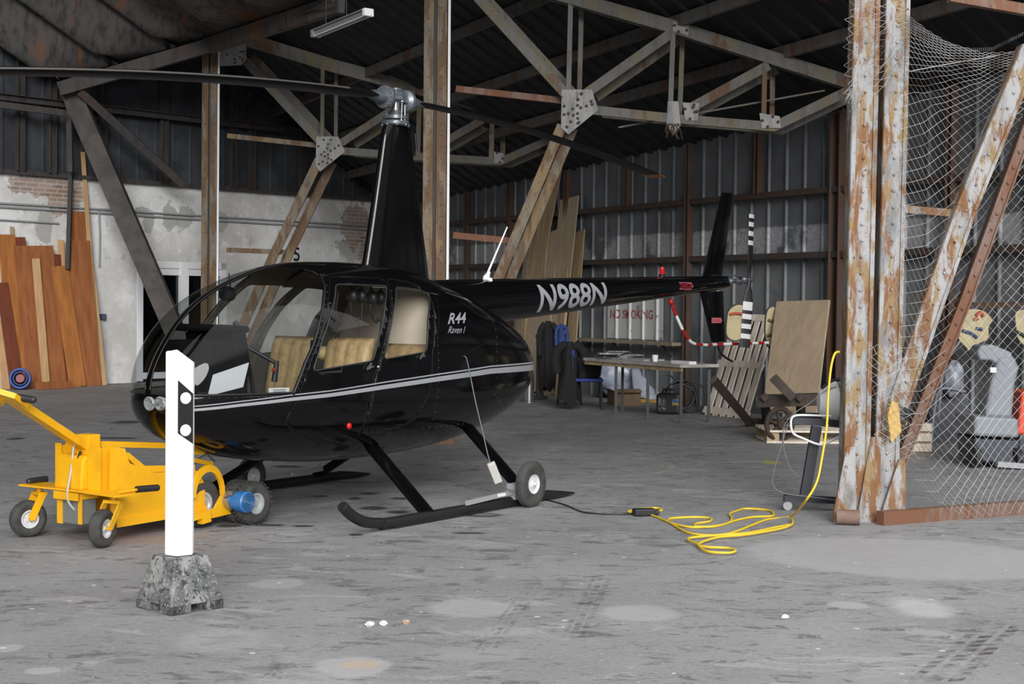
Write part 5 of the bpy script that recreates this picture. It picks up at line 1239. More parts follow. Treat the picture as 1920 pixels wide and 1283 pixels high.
# beacon
x, z = HL(1241, 518, 0); g_ = MB(); zt = bc(x)[0] + bc(x)[1]; g_.lathe([(.034, -.01), (.034, .02), (.030, .025), (0, .025)], (x, 0, zt), n=18); bb = g_.build('beacon_base', BLACKM, heli, world=False)
g_ = MB(); g_.lathe([(.026, .02), (.027, .075), (.021, .098), (0, .105)], (x, 0, zt), n=18); tag(g_.build('beacon_lens', REDLENS, heli, world=False), 'red beacon')
# whip antenna on the cowl top
a_, b_ = HLV(912, 524, 0.02), HLV(951, 426, 0.02)
g_ = MB(); g_.tube([a_ + Vector((0, 0, .03)), b_], [.011, .006], 8); d_ = (b_ - a_); g_.tube([a_ - Vector((0, 0, .04)), a_ + Vector((0, 0, .02)), a_ + d_ * .14], [.045, .03, .011], 10); g_.tube([a_ + Vector((.03, .08, -.10)), a_ + Vector((0, .03, 0))], [.01, .03], 8); g_.build('whip_antenna', WHITE, heli, world=False)
# ---- fins
def foil(a0, a1, b0, b1, th0, th1, name, parent=heli, m=BLACKP, yc=0.0):
    """aerofoil plate between two chords in the x-z plane: a=(x,z) leading, trailing at one end; b at the other"""
    g_ = MB(); rows = []
    for q in range(9):
        f = q / 8; L = Vector(a0).lerp(Vector(b0), f); T = Vector(a1).lerp(Vector(b1), f); th = th0 + (th1 - th0) * f; r = []
        for k in range(24):
            a = 2 * math.pi * k / 24; s = (1 - math.cos(a)) / 2; p = L.lerp(T, s); yy = th * math.sin(a) * (1 - s * .5) * .5; r.append(Vector((p.x, yc + yy, p.y)))
        rows.append(r)
    g_.grid(rows, wrap=True); g_.add(rows[0], [tuple(range(24))]); g_.add(rows[-1], [tuple(range(24))]); return g_.build(name, m, parent, world=False)
h = lambda u, v: HL(u, v, 0)
uf = foil(h(1316, 519), h(1354, 517), h(1353, 361), h(1375, 363), .05, .03, 'upper_fin')
lf = foil(h(1312, 548), h(1356, 546), h(1334, 642), h(1360, 640), .05, .03, 'lower_fin'); FR[lf.name] = FRH
x0, z0 = HL(1334, 607, .03); x1, z1 = HL(1354, 595, .03); danger(x0, x1, z0, z1, lambda x, z, o: Vector((x, .028 + o, z)), lf)
g_ = MB(); z = bc(-5.35)[0]; rows = []
for q in range(5):
    y = -.05 - .20 * q; rows.append([Vector((-5.22 - .30 * (1 - math.cos(a)) / 2, y, z + .03 + .018 * math.sin(a))) for a in [2 * math.pi * k / 20 for k in range(20)]])
g_.grid(rows, wrap=True); g_.add(rows[-1], [tuple(range(20))]); g_.build('horizontal_stabilizer', BLACKP, heli, world=False)
g_ = MB(); g_.tube(smoothpath([HLV(1345, 640, 0), HLV(1348, 656, 0), HLV(1357, 668, 0), HLV(1373, 678, 0)]), .013, 8); g_.build('tail_skid', BLACKM, heli, world=False)
# ---- tail rotor
TX, TZ = HL(1407, 524, .30)
g_ = MB(); g_.lathe([(.0, .26), (.018, .26), (.022, .20), (.026, .10), (.045, .08), (.045, -.05), (0, -.06)], (TX + .02, 0, TZ - .02), (0, 1, 0), 18); g_.tube([(TX + .12, .0, TZ - .05), (TX + .02, .02, TZ - .02)], .04, 12); g_.lathe([(.03, 0), (.06, .0), (.06, .012), (.03, .014)], (TX + .01, .16, TZ - .01), (0, 1, 0), 18)
for k in range(5): g_.tube([(TX + .06 - .03 * k, .08, TZ + .05), (TX + .04 - .02 * k, .26, TZ + .03 * math.cos(k))], .006, 5)
g_.build('tail_gearbox', HUBM, heli, world=False)
g_ = MB(); g_.lathe([(0, .34), (.028, .34), (.028, .24), (.05, .24), (.05, .22), (0, .22)], (TX, 0, TZ), (0, 1, 0), 16); tr = g_.build('tail_rotor_hub', STEEL, heli, world=False); FR[tr.name] = FRH
WHT = mat('blade_white', (.62, .62, .62), .5); BKT = mat('blade_dark', (.012, .012, .012), .5)
for sgn, tip, pitch in ((1, HL(1411, 402, .30), 0.0), (-1, HL(1398, 652, .30), -.62)):
    tip = Vector(tip); base = Vector((TX, TZ)); d = tip - base; L = d.length; d.normalize(); side = Vector((d.y, -d.x)); g_ = MB()
    bounds = [0, .10, .18] + ([.40, .525, .595, .665, .74, .81, .88, .94, 1.0] if sgn > 0 else [.33, .455, .51, .585, .655, .725, .80, .87, 1.0])
    def ringat(f):
        c = base + d * L * f; ch = .05 if f < .12 else (.125 if f > .24 else .09); th = .03 if f < .12 else .014
        ch *= 1.0; r = []
        for k in range(12):
            a = 2 * math.pi * k / 12; cx = math.cos(a) * ch / 2; ty = math.sin(a) * th / 2
            px_ = cx * math.cos(pitch) - ty * math.sin(pitch); py = cx * math.sin(pitch) + ty * math.cos(pitch)
            r.append(Vector((c.x + side.x * px_, .29 - py, c.y + side.y * px_)))
        return r
    for i, (f0, f1) in enumerate(zip(bounds[:-1], bounds[1:])):
        col = 1 if i < 3 else (0 if (i - 3) % 2 == 0 else 1)
        if sgn > 0 and i >= 3: col = 0 if (i - 3) % 2 == 0 else 1
        if sgn > 0: col = {3: 1}.get(i, (0 if (i % 2 == 0) else 1) if i > 3 else 1)
        g_.grid([ringat(f0), ringat(f1)], mi=col, wrap=True)
    g_.add(ringat(1.0), [tuple(range(12))], mi=(0)); tag(g_.build('tail_rotor_blade', [WHT, BKT], tr, world=False), None)
# guard tube
pts = [HLV(1258, 566, .10), HLV(1270, 597, .12), HLV(1284, 626, .13), HLV(1298, 643, .13), HLV(1320, 647, .12), HLV(1345, 646, .05), HLV(1380, 645, .10), HLV(1440, 643, .10)]
pts = [pts[0]] + smoothpath(pts[:6], 6)[1:] + [pts[6], pts[7]]
tot = sum((b - a).length for a, b in zip(pts[:-1], pts[1:])); acc = 0; g_ = MB(); fine = []
for a, b in zip(pts[:-1], pts[1:]):
    n = max(1, int((b - a).length / .02)); fine += [a + (b - a) * k / n for k in range(n)]
fine.append(pts[-1]); acc = 0
seg = 0; cur = [fine[0]]; SEG = .15
for a, b in zip(fine[:-1], fine[1:]):
    acc += (b - a).length; cur.append(b)
    if acc > SEG or b is fine[-1]: g_.tube(cur, .017, 8, mi=seg % 2); cur = [b]; acc = 0; seg += 1
g_.sphere(fine[0], .032, 10, 8, mi=0)
tag(g_.build('tail_rotor_guard', [RED, WHITE], heli, world=False), 'red and white striped guard tube')
# ---- mast fairing
g_ = MB(); rows = []
for i in range(22):
    f = i / 21; z = 1.70 + (2.985 - 1.70) * f; xf = .43 - .28 * f ** .9; xr = -.46 + .29 * f; w = .12 - .05 * f
    if f > .97: xf -= .02; xr += .02
    r = []
    for k in range(40):
        a = 2 * math.pi * k / 40; s = (1 - math.cos(a)) / 2; xx = xf + (xr - xf) * s; r.append(Vector((xx, w * math.copysign(abs(math.sin(a)) ** 1.0, math.sin(a)) * (1 - .25 * s), z)))
    rows.append(r)
g_.grid(rows, wrap=True); g_.add(rows[-1], [tuple(range(40))]); g_.build('mast_fairing', BLACKP, heli, world=False)
g_ = MB(); g_.bar((-.17, .02, 2.96), (-.20, .02, 2.76), .02, .05, (0, 1, 0)); g_.tube([(-.18, .06, 2.94), (-.20, .06, 2.80)], .010, 8); g_.build('fairing_bracket', BLACKM, heli, world=False)
# ---- rotor head
g_ = MB(); g_.tube([(0, 0, 2.95), (0, 0, 3.20)], .035, 16); g_.lathe([(.05, -.02), (.07, 0), (.05, .03), (.06, .05), (.04, .08)], (0, 0, 3.03), n=24); g_.build('rotor_mast', STEEL, heli, world=False)
g_ = MB(); g_.lathe([(.0, .0), (.095, .0), (.11, .012), (.11, .035), (.095, .045), (.05, .045)], (0, 0, 2.985), n=32); g_.lathe([(.05, 0), (.10, .0), (.10, .025), (.05, .03)], (0, 0, 3.04), n=32)
for k in range(8):
    a = k * math.pi / 4; g_.sphere((math.cos(a) * .105, math.sin(a) * .105, 2.992), .014, 8, 6)
g_.build('swashplate', HUBM, heli, world=False)
ra = .086; bd = Vector((math.cos(ra), math.sin(ra), 0)); bs = Vector((-bd.y, bd.x, 0))
g_ = MB()
for s in (-1, 1):
    q = bs * (.085 * s) + bd * (.05 * s); g_.tube([Vector((0, 0, 3.03)) + q * 1.1, Vector((0, 0, 3.17)) + q * 1.2], .008, 8); g_.sphere(Vector((0, 0, 3.02)) + q * 1.1, .014, 8, 6); g_.sphere(Vector((0, 0, 3.17)) + q * 1.2, .016, 8, 6)
    q2 = bs * (-.09 * s); g_.tube([Vector((0, 0, 3.03)) + q2, Vector((0, 0, 3.15)) + q2], .006, 8)
g_.build('pitch_links', STEEL, heli, world=False)
hub = None
g_ = MB(); R_ = Matrix.Rotation(ra, 3, 'Z')
g_.box((0, 0, 3.215), (.30, .085, .075), R_); g_.box((0, 0, 3.25), (.12, .10, .05), R_); g_.lathe([(0, .075), (.022, .075), (.022, -.075), (0, -.075)], (0, 0, 3.235), bs, 14); g_.lathe([(0, 0), (.05, 0), (.05, .03), (0, .03)], (0, 0, 3.255), n=16)
hub = g_.build('rotor_hub', HUBM, heli, world=False, bevel=.008); FR[hub.name] = FRH
o_ = Vector((0, 0, 3.20))
for s in (-1, 1):
    g_ = MB()
    g_.lathe([(.0, .0), (.055, .0), (.088, .02), (.092, .05), (.088, .06), (.05, .065), (.05, .12), (.035, .22), (.02, .30)], o_ + bd * (s * .11), bd * s, 28)
    for k in range(14):
        a = 2 * math.pi * k / 14; g_.sphere(o_ + bd * (s * .175) + (bs * math.cos(a) + Vector((0, 0, 1)) * math.sin(a)) * .078, .007, 6, 4)
    g_.bar(o_ + bd * (s * .15) + bs * (.06 * s), o_ + bs * (.10 * s) + bd * (s * .06), .03, .03, (0, 0, 1)); g_.build('blade_root_cuff', HUBM, hub, world=False)
for s in (1, -1):
    g_ = MB(); rows = []; n = 28
    for i in range(n + 1):
        r_ = .30 + (5.03 - .30) * i / n; z = 3.20 - .0175 * r_ ** 1.85 * (1.0) - s * .022 * r_
        ch = .10 + .154 * min(1, max(0, (r_ - .30) / .22)); c = bd * (s * r_) + Vector((0, 0, z)); pit = -.10 * 1
        pr_ = []
        for k in range(16):
            a = 2 * math.pi * k / 16; xx = math.cos(a); e = (.25 - .5 * (1 - xx) / 2 - .0) ; lx = ch * (xx * .5 + 0.0); lz = math.sin(a) * ch * .075 * (1 + .5 * xx)
            if r_ < .5: lz *= 1.3
            le = bs * s if True else bs
            # leading edge lies counter-clockwise of the blade
            pr_.append(c + le * (lx) + Vector((0, 0, lz + lx * .10)))
        rows.append(pr_)
    n1 = n - 1
    g_.grid(rows[:n], wrap=True); g_.grid(rows[n - 1:], mi=1, wrap=True); g_.add(rows[-1], [tuple(range(16))], mi=1); g_.add(rows[0], [tuple(range(16))])
    edge = []
    for i in range(n + 1): edge.append(rows[i][0])
    g_.tube([Vector(p) for p in edge[3:-1]], .0075, 5, mi=2)
    g_.build('rotor_blade', [BLADEM, YEL, BLADEE], heli, world=False)
# ---- landing gear
for sg in (1, -1):
    y = 1.09 * sg; g_ = MB()
    pts = [(-1.02, y, .020), (-.80, y, .030), (-.62, y, .044), (1.26, y, .044), (1.48, y, .052), (1.66, y, .085), (1.79, y, .145), (1.88, y, .215)]
    pts = [Vector(pts[0]), Vector(pts[1])] + smoothpath([Vector(p) for p in pts[2:]], 8); rr = [.008, .030] + [.038] * (len(pts) - 3) + [.034]
    g_.tube(pts, rr, 16); g_.bar((-.4, y, .012), (1.35, y, .012), .06, .016, (0, 0, 1)); sk = g_.build('skid', SKIDM, heli, world=False); FR[sk.name] = FRH
    for (x0, x1, y0, z0) in ((.78, .97, .40, .50), (-.50, -.30, .36, .56)):
        g_ = MB(); A = Vector((x0, y0 * sg, z0)); B = Vector((x1, y, .07)); rows = []
        for f in (0, .02, .5, 1):
            c = A.lerp(B, f); d = (B - A).normalized(); sx_ = Vector((1, 0, 0)); sx_ = (sx_ - d * sx_.dot(d)).normalized(); sy = d.cross(sx_); ch = .15 if f > .01 else .12
            rows.append([c + sx_ * (math.cos(a) * ch / 2 - .015) + sy * (math.sin(a) * .032) for a in [2 * math.pi * k / 20 for k in range(20)]])
        g_.grid(rows, wrap=True); g_.add(rows[0], [tuple(range(20))]); g_.add(rows[-1], [tuple(range(20))]); g_.build('skid_strut', BLACKP, heli, world=False)
        g_ = MB(); g_.tube(smoothpath([A + Vector((.20, -.05 * sg, -.01)), A + Vector((.10, .0, .03)), A + Vector((.03, .015 * sg, .015)), A + Vector((-.04, 0, .0))]), .009, 6); g_.build('strut_collar', TRIM, heli, world=False)
# ground handling wheels clamped to the skids
def gwheel(x, y, r, sg, lab):
    g_ = MB(); w = .075; c = Vector((x, y, r)); prof = []
    for k in range(13):
        a = math.pi * k / 12; prof.append((r - .045 + .045 * math.sin(a) ** .6, -w / 2 * math.cos(a)))
    g_.lathe([(r * .40, -w / 2 + .01)] + prof + [(r * .40, w / 2 - .01)], c, (0, sg, 0), 36)
    for h_ in (-.022, -.008, .008, .022): ring(g_, c + Vector((0, h_, 0)), (0, 1, 0), r - .003, .004, 36, 4)
    wh = g_.build('ground_wheel', RUBBER, heli, world=False); FR[wh.name] = FRH; wh['label'] = lab
    g_ = MB(); g_.lathe([(0, .055), (.012, .055), (.014, .03), (.03, .028), (.035, .02), (.06, .018), (.072, .034), (r * .42, .034), (r * .42, -.034), (0, -.03)], c, (0, sg, 0), 28); g_.build('wheel_hub', mat('wheel_white', (.62, .63, .64), .35) if 'wheel_white' not in MATS else MATS['wheel_white'], wh, world=False)
gwheel(-.20, 1.21, .178, 1, 'ground handling wheel on the near skid'); x_, z_ = HL(580, 874, -1.0); gwheel(.62, -.97, .15, 1, 'ground handling wheel on the far skid')
g_ = MB(); g_.bar((-.08, 1.12, .12), (.52, 1.12, .095), .035, .02, (0, 1, 0)); g_.box((-.14, 1.10, .12), (.10, .08, .12)); g_.build('wheel_lever', GREYP, heli, world=False)
g_ = MB(); g_.box((.08, 1.132, .115), (.10, .004, .022)); g_.build('lever_sticker', WHITE, heli, world=False)
g_ = MB(); g_.bar((.50, -1.05, .10), (.05, -1.05, .12), .03, .03, (0, 1, 0)); g_.bar((.1, -1.0, .12), (-.35, -1.0, .14), .035, .035, (0, 1, 0)); g_.build('wheel_lever', GREYP, heli, world=False)
# ---- lights
CHROME = mat('lamp_reflector', (.30, .32, .34), .25, col2=(.12, .12, .13), scale=60, lo=.45, hi=.6)
for u, v in ((281, 757), (301, 757)):
    r = ray(u, v); best = None
    for i in range(400):        # march along the sight line until the shell is met
        p = CO + r * (9.4 + i * .005); q = p - hc; x, y, z = q.dot(hn), q.dot(hl_), p.z
        if x < 2.6 and ysurf(x, z) > abs(y): best = Vector((x, y, z)); break
    if best is None: continue
    d = Vector((1, best.y * .35, -.12)).normalized()
    g_ = MB(); g_.lathe([(0, .006), (.018, .005), (.036, .010), (.044, .014), (.048, .010), (.048, -.03)], best, d, 24); L_ = g_.build('landing_light', CHROME, heli, world=False); FR[L_.name] = FRH
    g_ = MB(); g_.lathe([(.044, .015), (.03, .022), (0, .025)], best, d, 24); g_.build('light_lens', GLASSD, L_, world=False)
x, z = SX(653, 799); g_ = MB(); g_.sphere((x, ysurf(x, z) + .008, z), .024, 12, 8, (1, .7, 1)); tag(g_.build('position_light', REDLENS, heli, world=False), 'small red light on the lower side')
# ---- interior
g_ = MB(); rows = []
def inner(x, zlo, zhi, y_in=.012): return None
fl = []
for i in range(24):
    x = -.02 + 2.40 * i / 23; w = max(.02, ysurf(x, .66) - .015); fl.append([Vector((x, -w, .66)), Vector((x, w, .66))])
g_.grid(fl); g_.build('cabin_floor', DARKP, heli, world=False, solid=.01)
g_ = MB(); r = []
for k in range(25):
    z = .5 + (1.79 - .5) * k / 24; w = ysurf(.0, z) - .015; r.append([Vector((.0, -w, z)), Vector((.0, w, z))])
g_.grid(r); g_.build('rear_bulkhead', BEIGE, heli, world=False, solid=.01)
g_ = MB(); r = []
for k in range(12):
    x = .02 + .8 * k / 11; zt = sec(x)[0] - .045; r.append([Vector((x, y, zt - .12 * (abs(y) / .42) ** 2.4)) for y in [-.46 + .92 * j / 12 for j in range(13)]])
g_.grid(r); g_.build('headliner', LINING, heli, world=False)
def seat(x, y, zc, rear=False):
    bw = .44 if not rear else .50
    g_ = MB()
    def cushion(c, size, R, ribs=5, axis='x'):
        # quilted pad: rounded box with stitched flutes
        n, m_ = 25, 13; rows = []
        for j in range(m_):
            b = -1 + 2 * j / (m_ - 1); r = []
            for i in range(n):
                a = -1 + 2 * i / (n - 1); e = (1 - abs(a) ** 6) ** .5 * (1 - abs(b) ** 6) ** .5
                flute = abs(math.sin((a + 1) / 2 * math.pi * ribs)) ** .5 * .012 - .012 - (.008 if abs(b - .1) < .05 else 0)
                r.append(c + R @ Vector((size[2] / 2 * e + flute * e, a * size[0] / 2, b * size[1] / 2)))
            rows.append(r)
        g_.grid(rows)
        back = [[Vector(p) for p in rw] for rw in rows]; Rn = R @ Vector((1, 0, 0))
        for j in range(m_):
            for i in range(n):
                a = -1 + 2 * i / (n - 1); b = -1 + 2 * j / (m_ - 1); back[j][i] = c + R @ Vector((-size[2] / 2 * (1 - abs(a) ** 8) ** .5 * (1 - abs(b) ** 8) ** .5, a * size[0] / 2, b * size[1] / 2))
        g_.grid(back)
    Rb = Matrix.Rotation(-.22, 3, 'Y')
    cushion(Vector((x, y, zc + .33)), (bw, .52, .13), Rb, 4)
    s_ = g_.build('seat_backrest' if True else '', LEATHER, heli, world=False, weld=True)
    g_ = MB(); Rs = Matrix.Rotation(-math.pi / 2 - .10, 3, 'Y')
    cushion(Vector((x + .27, y, zc + .03)), (bw, .46, .13), Rs, 2); g_.build('seat_cushion', LEATHER, heli, world=False, weld=True)
    g_ = MB(); g_.box((x + .22, y, .66 + (zc - .70) / 2 + .02), (.42, bw - .03, max(.05, zc - .66))); g_.build('seat_base', LEATHER if not rear else BEIGE, heli, world=False)
for y in (-.28, .28): seat(.90, y, .72); seat(.16, y, .66, True)
g_ = MB(); g_.sphere((.86, 0.02, 1.18), .07, 14, 10, (1, .9, .8)); g_.sphere((.80, .54, 1.17), .055, 12, 8, (1, .7, 1)); g_.build('seat_bolsters', mat('bolster_yellow', (.45, .36, .17), .6), heli, world=False)
g_ = MB(); g_.bar((.92, .54, 1.1), (.84, .54, .72), .05, .012, (0, 1, 0)); g_.bar((.92, -.04, 1.28), (.98, -.04, .8), .04, .01, (0, 1, 0)); g_.tube([(1.12, .05, .8), (1.05, .02, .95), (.98, .02, 1.0)], .012, 6); g_.build('seat_belts', DARKP, heli, world=False)
# instrument console with panel, cyclic with its side bar and grip
g_ = MB(); g_.box((2.02, 0, .87), (.50, .24, .42)); g_.box((1.95, 0, 1.20), (.14, .48, .34), Matrix.Rotation(.2, 3, 'Y')); g_.box((2.02, 0, 1.38), (.28, .50, .05), Matrix.Rotation(-.05, 3, 'Y')); g_.box((2.12, 0, 1.10), (.26, .44, .40)); con = g_.build('instrument_console', CONSM, heli, world=False, bevel=.03); FR[con.name] = FRH
g_ = MB()
for a in range(2):
    for b in range(3): g_.lathe([(.030, 0), (.036, .004), (.036, 0)], (1.865 + .02 * a, -.16 + .16 * b, 1.28 - .12 * a), (-.95, 0, .3), 16)
g_.build('gauges', mat('gauge_rim', (.2, .2, .2), .4), con, world=False)
g_ = MB(); g_.tube(smoothpath([Vector((1.55, 0, .68)), Vector((1.60, 0, .92)), Vector((1.66, 0, 1.15)), HLV(440, 606, 0)]), .016, 8)
a_, b_, c_ = HLV(441, 603, 0.0), HLV(462, 650, .1), HLV(519, 682, .27)
g_.tube([a_, b_], .016, 8); g_.tube([b_, c_], .014, 8); cy = g_.build('cyclic_stick', DARKP, heli, world=False); FR[cy.name] = FRH
g_ = MB(); g_.tube([c_ + Vector((0, 0, .02)), c_ + Vector((.01, .0, -.04)), HLV(514, 716, .27)], [.016, .020, .022], 10); g_.build('grip', DARKP, cy, world=False)
g_ = MB(); g_.sphere(HLV(513, 694, .30), .014, 8, 6); g_.sphere(HLV(436, 616, .02), .014, 8, 6); tag(g_.build('buttons', RED, cy, world=False), 'red push buttons')
g_ = MB(); g_.lathe([(0, 0), (.05, 0), (.055, .07), (0, .08)], HLV(433, 552, -.1), (1, .1, .1), 18); g_.tube([HLV(433, 552, -.1), HLV(433, 552, -.1) + Vector((.02, 0, .15))], .006, 6); g_.build('compass', DARKP, heli, world=False)
g_ = MB(); a_, b_, c_, d_ = HLV(390, 743, .34), HLV(456, 726, .34), HLV(467, 680, .34), HLV(400, 703, .34)  # white sheet added to give the windshield its bright patch
g_.prism([a_, b_, c_, d_], (.0, -.004, .0)); tag(g_.build('bright_patch_sheet', mat('patch_white', (.9, .92, .95), .5), heli, world=False), 'white sheet standing in for a bright patch behind the windshield')
g_ = MB(); a_, b_ = SX(506, 741), SX(545, 740); c_, d_ = SX(545, 727), SX(506, 728)
g_.add([Vector((x, ysurf(x, z) - .012, z)) for x, z in (a_, b_, c_, d_)], [(0, 1, 2, 3)]); pc = g_.build('placard', WHITE, heli, world=False); FR[pc.name] = FRH; pc['label'] = 'small white placard behind the lower windshield edge'
for i, s in enumerate(('ELECTRICITY', 'IN HANGAR')):
    pass
g_ = MB()
for f in (.62, .35):
    x0, z0 = a_[0] + (b_[0] - a_[0]) * .2, a_[1] + (d_[1] - a_[1]) * f; x1 = a_[0] + (b_[0] - a_[0]) * .8
    g_.add([Vector((x, ysurf(x, z) - .010, z)) for x, z in ((x0, z0), (x1, z0), (x1, z0 + .006), (x0, z0 + .006))], [(0, 1, 2, 3)])
g_.build('printed_lines', GREYP, pc, world=False)
# headsets hanging inside
for (u, v, y, lab) in ((668, 552, .30, 'black headset hanging in the cabin, the left of the pair behind the front door window'), (705, 556, .30, 'black headset hanging in the cabin, the right of the pair behind the front door window')):
    x, z = HL(u, v, y); p = H(x, y, z); t = thing('headset', lab, 'headset', p)
    for e in (-.05, .05):
        g_ = MB(); g_.sphere(p + hn * e + Vector((0, 0, -.01)), .05, 14, 10, (.7, 1, 1.1), R=Matrix.Rotation(math.pi + YAW, 3, 'Z')); g_.build('ear_cup', DARKP, t)
    g_ = MB(); g_.tube([p + hn * (math.cos(a) * .075) + Vector((0, 0, math.sin(a) * .09 + .0)) for a in [math.pi * k / 12 for k in range(13)]], .008, 6); g_.build('headband', DARKP, t)
    g_ = MB(); g_.tube(smoothpath([p + hn * .06, p + hn * .06 + Vector((0, 0, -.12)), p + hn * .0 + Vector((0, 0, -.20)), p - hn * .03 + Vector((0, 0, -.18))]), .006, 6); g_.sphere(p - hn * .03 + Vector((0, 0, -.18)), .014, 8, 6); g_.build('microphone_boom', DARKP, t)
    g_ = MB(); g_.tube([p - hn * .07, p - hn * .07 + Vector((0, 0, -.12)), p - hn * .05 + Vector((0, 0, -.3))], .006, 6); g_.build('cord', DARKP, t)
g_ = MB()
for k, (u0, u1, u2) in enumerate(((628, 622, 630), (634, 640, 622), (630, 626, 636))): g_.tube(smoothpath([HLV(u0, 548, .4), HLV(u0 - 3, 590, .38), HLV(u1, 610, .35), HLV(u2, 636, .32)]), .005, 5)
g_.build('hanging_cords', DARKP, heli, world=False)
# ================================================================ tow cart
wn_ = G(192, 1027); ax_ = Vector((.58, .815, 0)).normalized(); la = Vector((ax_.y, -ax_.x, 0))   # a: towards the helicopter, la: towards the camera side
cart = thing('tow_cart', 'yellow electric tow cart with raised handle beside the helicopter nose', 'tow cart', wn_ - la * .36, math.atan2(ax_.y, ax_.x))
# cart frame: x along the cart, y to its left (away), z up; near side is y<0
CW = .36
def wheel(mb_name, x, y, r, w, hubm, parent, yaw=0.0, knobs=False, name='wheel'):
    ax = Vector((math.sin(yaw), -math.cos(yaw), 0)); c = Vector((x, y, r)); g_ = MB(); prof = []
    for k in range(13):
        a = math.pi * k / 12; prof.append((r * .74 + r * .26 * math.sin(a) ** .7, -w / 2 * math.cos(a)))
    g_.lathe([(r * .5, -w / 2 + .008)] + prof + [(r * .5, w / 2 - .008)], c, ax, 36)
    if knobs:
        x_ = Vector((0, 0, 1)); y_ = ax.cross(x_)
        for k in range(26):
            for j, h_ in enumerate((-.03, -.01, .01, .03)):
                a = 2 * math.pi * (k + .5 * (j % 2)) / 26; q = x_ * math.cos(a) + y_ * math.sin(a); g_.bar(c + ax * (h_ * w / .09) + q * (r - .006), c + ax * (h_ * w / .09) + q * (r + .005), .016, .018, ax)
    else:
        for h_ in (-.25, -.08, .08, .25): ring(g_, c + ax * (h_ * w), ax, r - .003, .003, 30, 4)
    o = g_.build(name, RUBBER, parent, world=False); FR[o.name] = FR[parent.name]
    g_ = MB(); g_.lathe([(0, w * .30), (r * .12, w * .30), (r * .14, w * .18), (r * .34, w * .16), (r * .40, w * .36), (r * .56, w * .40), (r * .56, -w * .4), (r * .40, -w * .3), (0, -w * .2)], c, ax, 30); g_.build('wheel_hub', hubm, o, world=False)
    g_ = MB()
    for k in range(5):
        a = 2 * math.pi * k / 5; x_ = Vector((0, 0, 1)); y_ = ax.cross(x_); g_.sphere(c + ax * (w * .2) + (x_ * math.cos(a) + y_ * math.sin(a)) * r * .22, r * .035, 6, 4)
    g_.build('wheel_bolts', STEEL, o, world=False)
    return o
HW_ = MATS['wheel_white']; HG = mat('hub_zinc', (.42, .44, .45), .4, metal=.3)
def cp(x, y, z): return Vector((x if x < .75 else .75 + (x - .75) * .70, y, z))
for (x, y, yaw) in ((0.0, -CW, .35), (-.02, CW, -.25)):
    wheel('w', x, y, .122, .085, HW_, cart, yaw)
    g_ = MB(); ax = Vector((math.sin(yaw), -math.cos(yaw), 0)); c = Vector((x, y, .122)); top = Vector((x + .09, y, .285))
    for e in (-.056, .056): g_.bar(c + ax * e, top + ax * e, .05, .008, ax)
    g_.bar(top - ax * .06, top + ax * .06, .06, .02, (0, 0, 1)); g_.tube([c - ax * .06, c + ax * .065], .010, 8); g_.tube([top, top + Vector((0, 0, .05))], .02, 8); g_.build('castor_fork', CARTY, cart, world=False)
# front cross plate
g_ = MB(); g_.prism([cp(-.02, -.50, .33), cp(.17, -.50, .33), cp(.22, -.2, .33), cp(.22, .2, .33), cp(.17, .46, .33), cp(-.02, .46, .33), cp(.0, .15, .33), cp(.0, -.15, .33)], (0, 0, .012)); g_.bar(cp(0.0, -.12, .30), cp(.0, .12, .30), .05, .01, (1, 0, 0)); g_.build('axle_plate', CARTY, cart, world=False)
for y in (-.46, .44):
    g_ = MB(); g_.tube([cp(.19, y, .36), cp(.36 if y < 0 else .05, y, .355)], .022, 12); g_.sphere(cp(.36 if y < 0 else .05, y, .355), .022, 10, 8); g_.build('side_grip', DARKP, cart, world=False)
    g_ = MB(); g_.tube([cp(.05, y, .355), cp(.20, y, .358)], .010, 8); g_.build('grip_bar', CARTY, cart, world=False)
# upright cabinet with bulging battery cover
g_ = MB(); g_.bar(cp(.12, -.17, .46), cp(.12, -.17, .46) + Vector((.14, 0, 0)), .30, .012, (0, 1, 0)); g_.bar(cp(.10, .19, .46), cp(.26, .19, .46), .30, .012, (0, 1, 0)); g_.box((.20, .01, .44), (.012, .36, .30)); g_.box((.09, -.17, .475), (.012, .11, .30)); g_.box((.09, .19, .475), (.012, .05, .30)); g_.box((.18, .01, .345), (.16, .36, .01)); g_.build('upright_housing', CARTY, cart, world=False)
g_ = MB(); g_.prism([cp(.14, -.11, .34), cp(.03, -.11, .34), cp(.045, -.11, .53), cp(.075, -.11, .56), cp(.14, -.11, .56)], (0, .27, 0)); g_.build('battery_cover', CARTY, cart, world=False, bevel=.012)
g_ = MB(); g_.box((.10, .0, .215), (.13, .20, .20)); g_.build('charger_box', mat('charger_grey', (.16, .17, .16), .5), cart, world=False, bevel=.006)
g_ = MB(); g_.box((.035, .10, .22), (.012, .05, .22)); g_.box((.035, -.10, .22), (.012, .03, .20)); g_.box((.10, -.11, .30), (.14, .012, .04)); g_.build('charger_bracket', CARTY, cart, world=False)
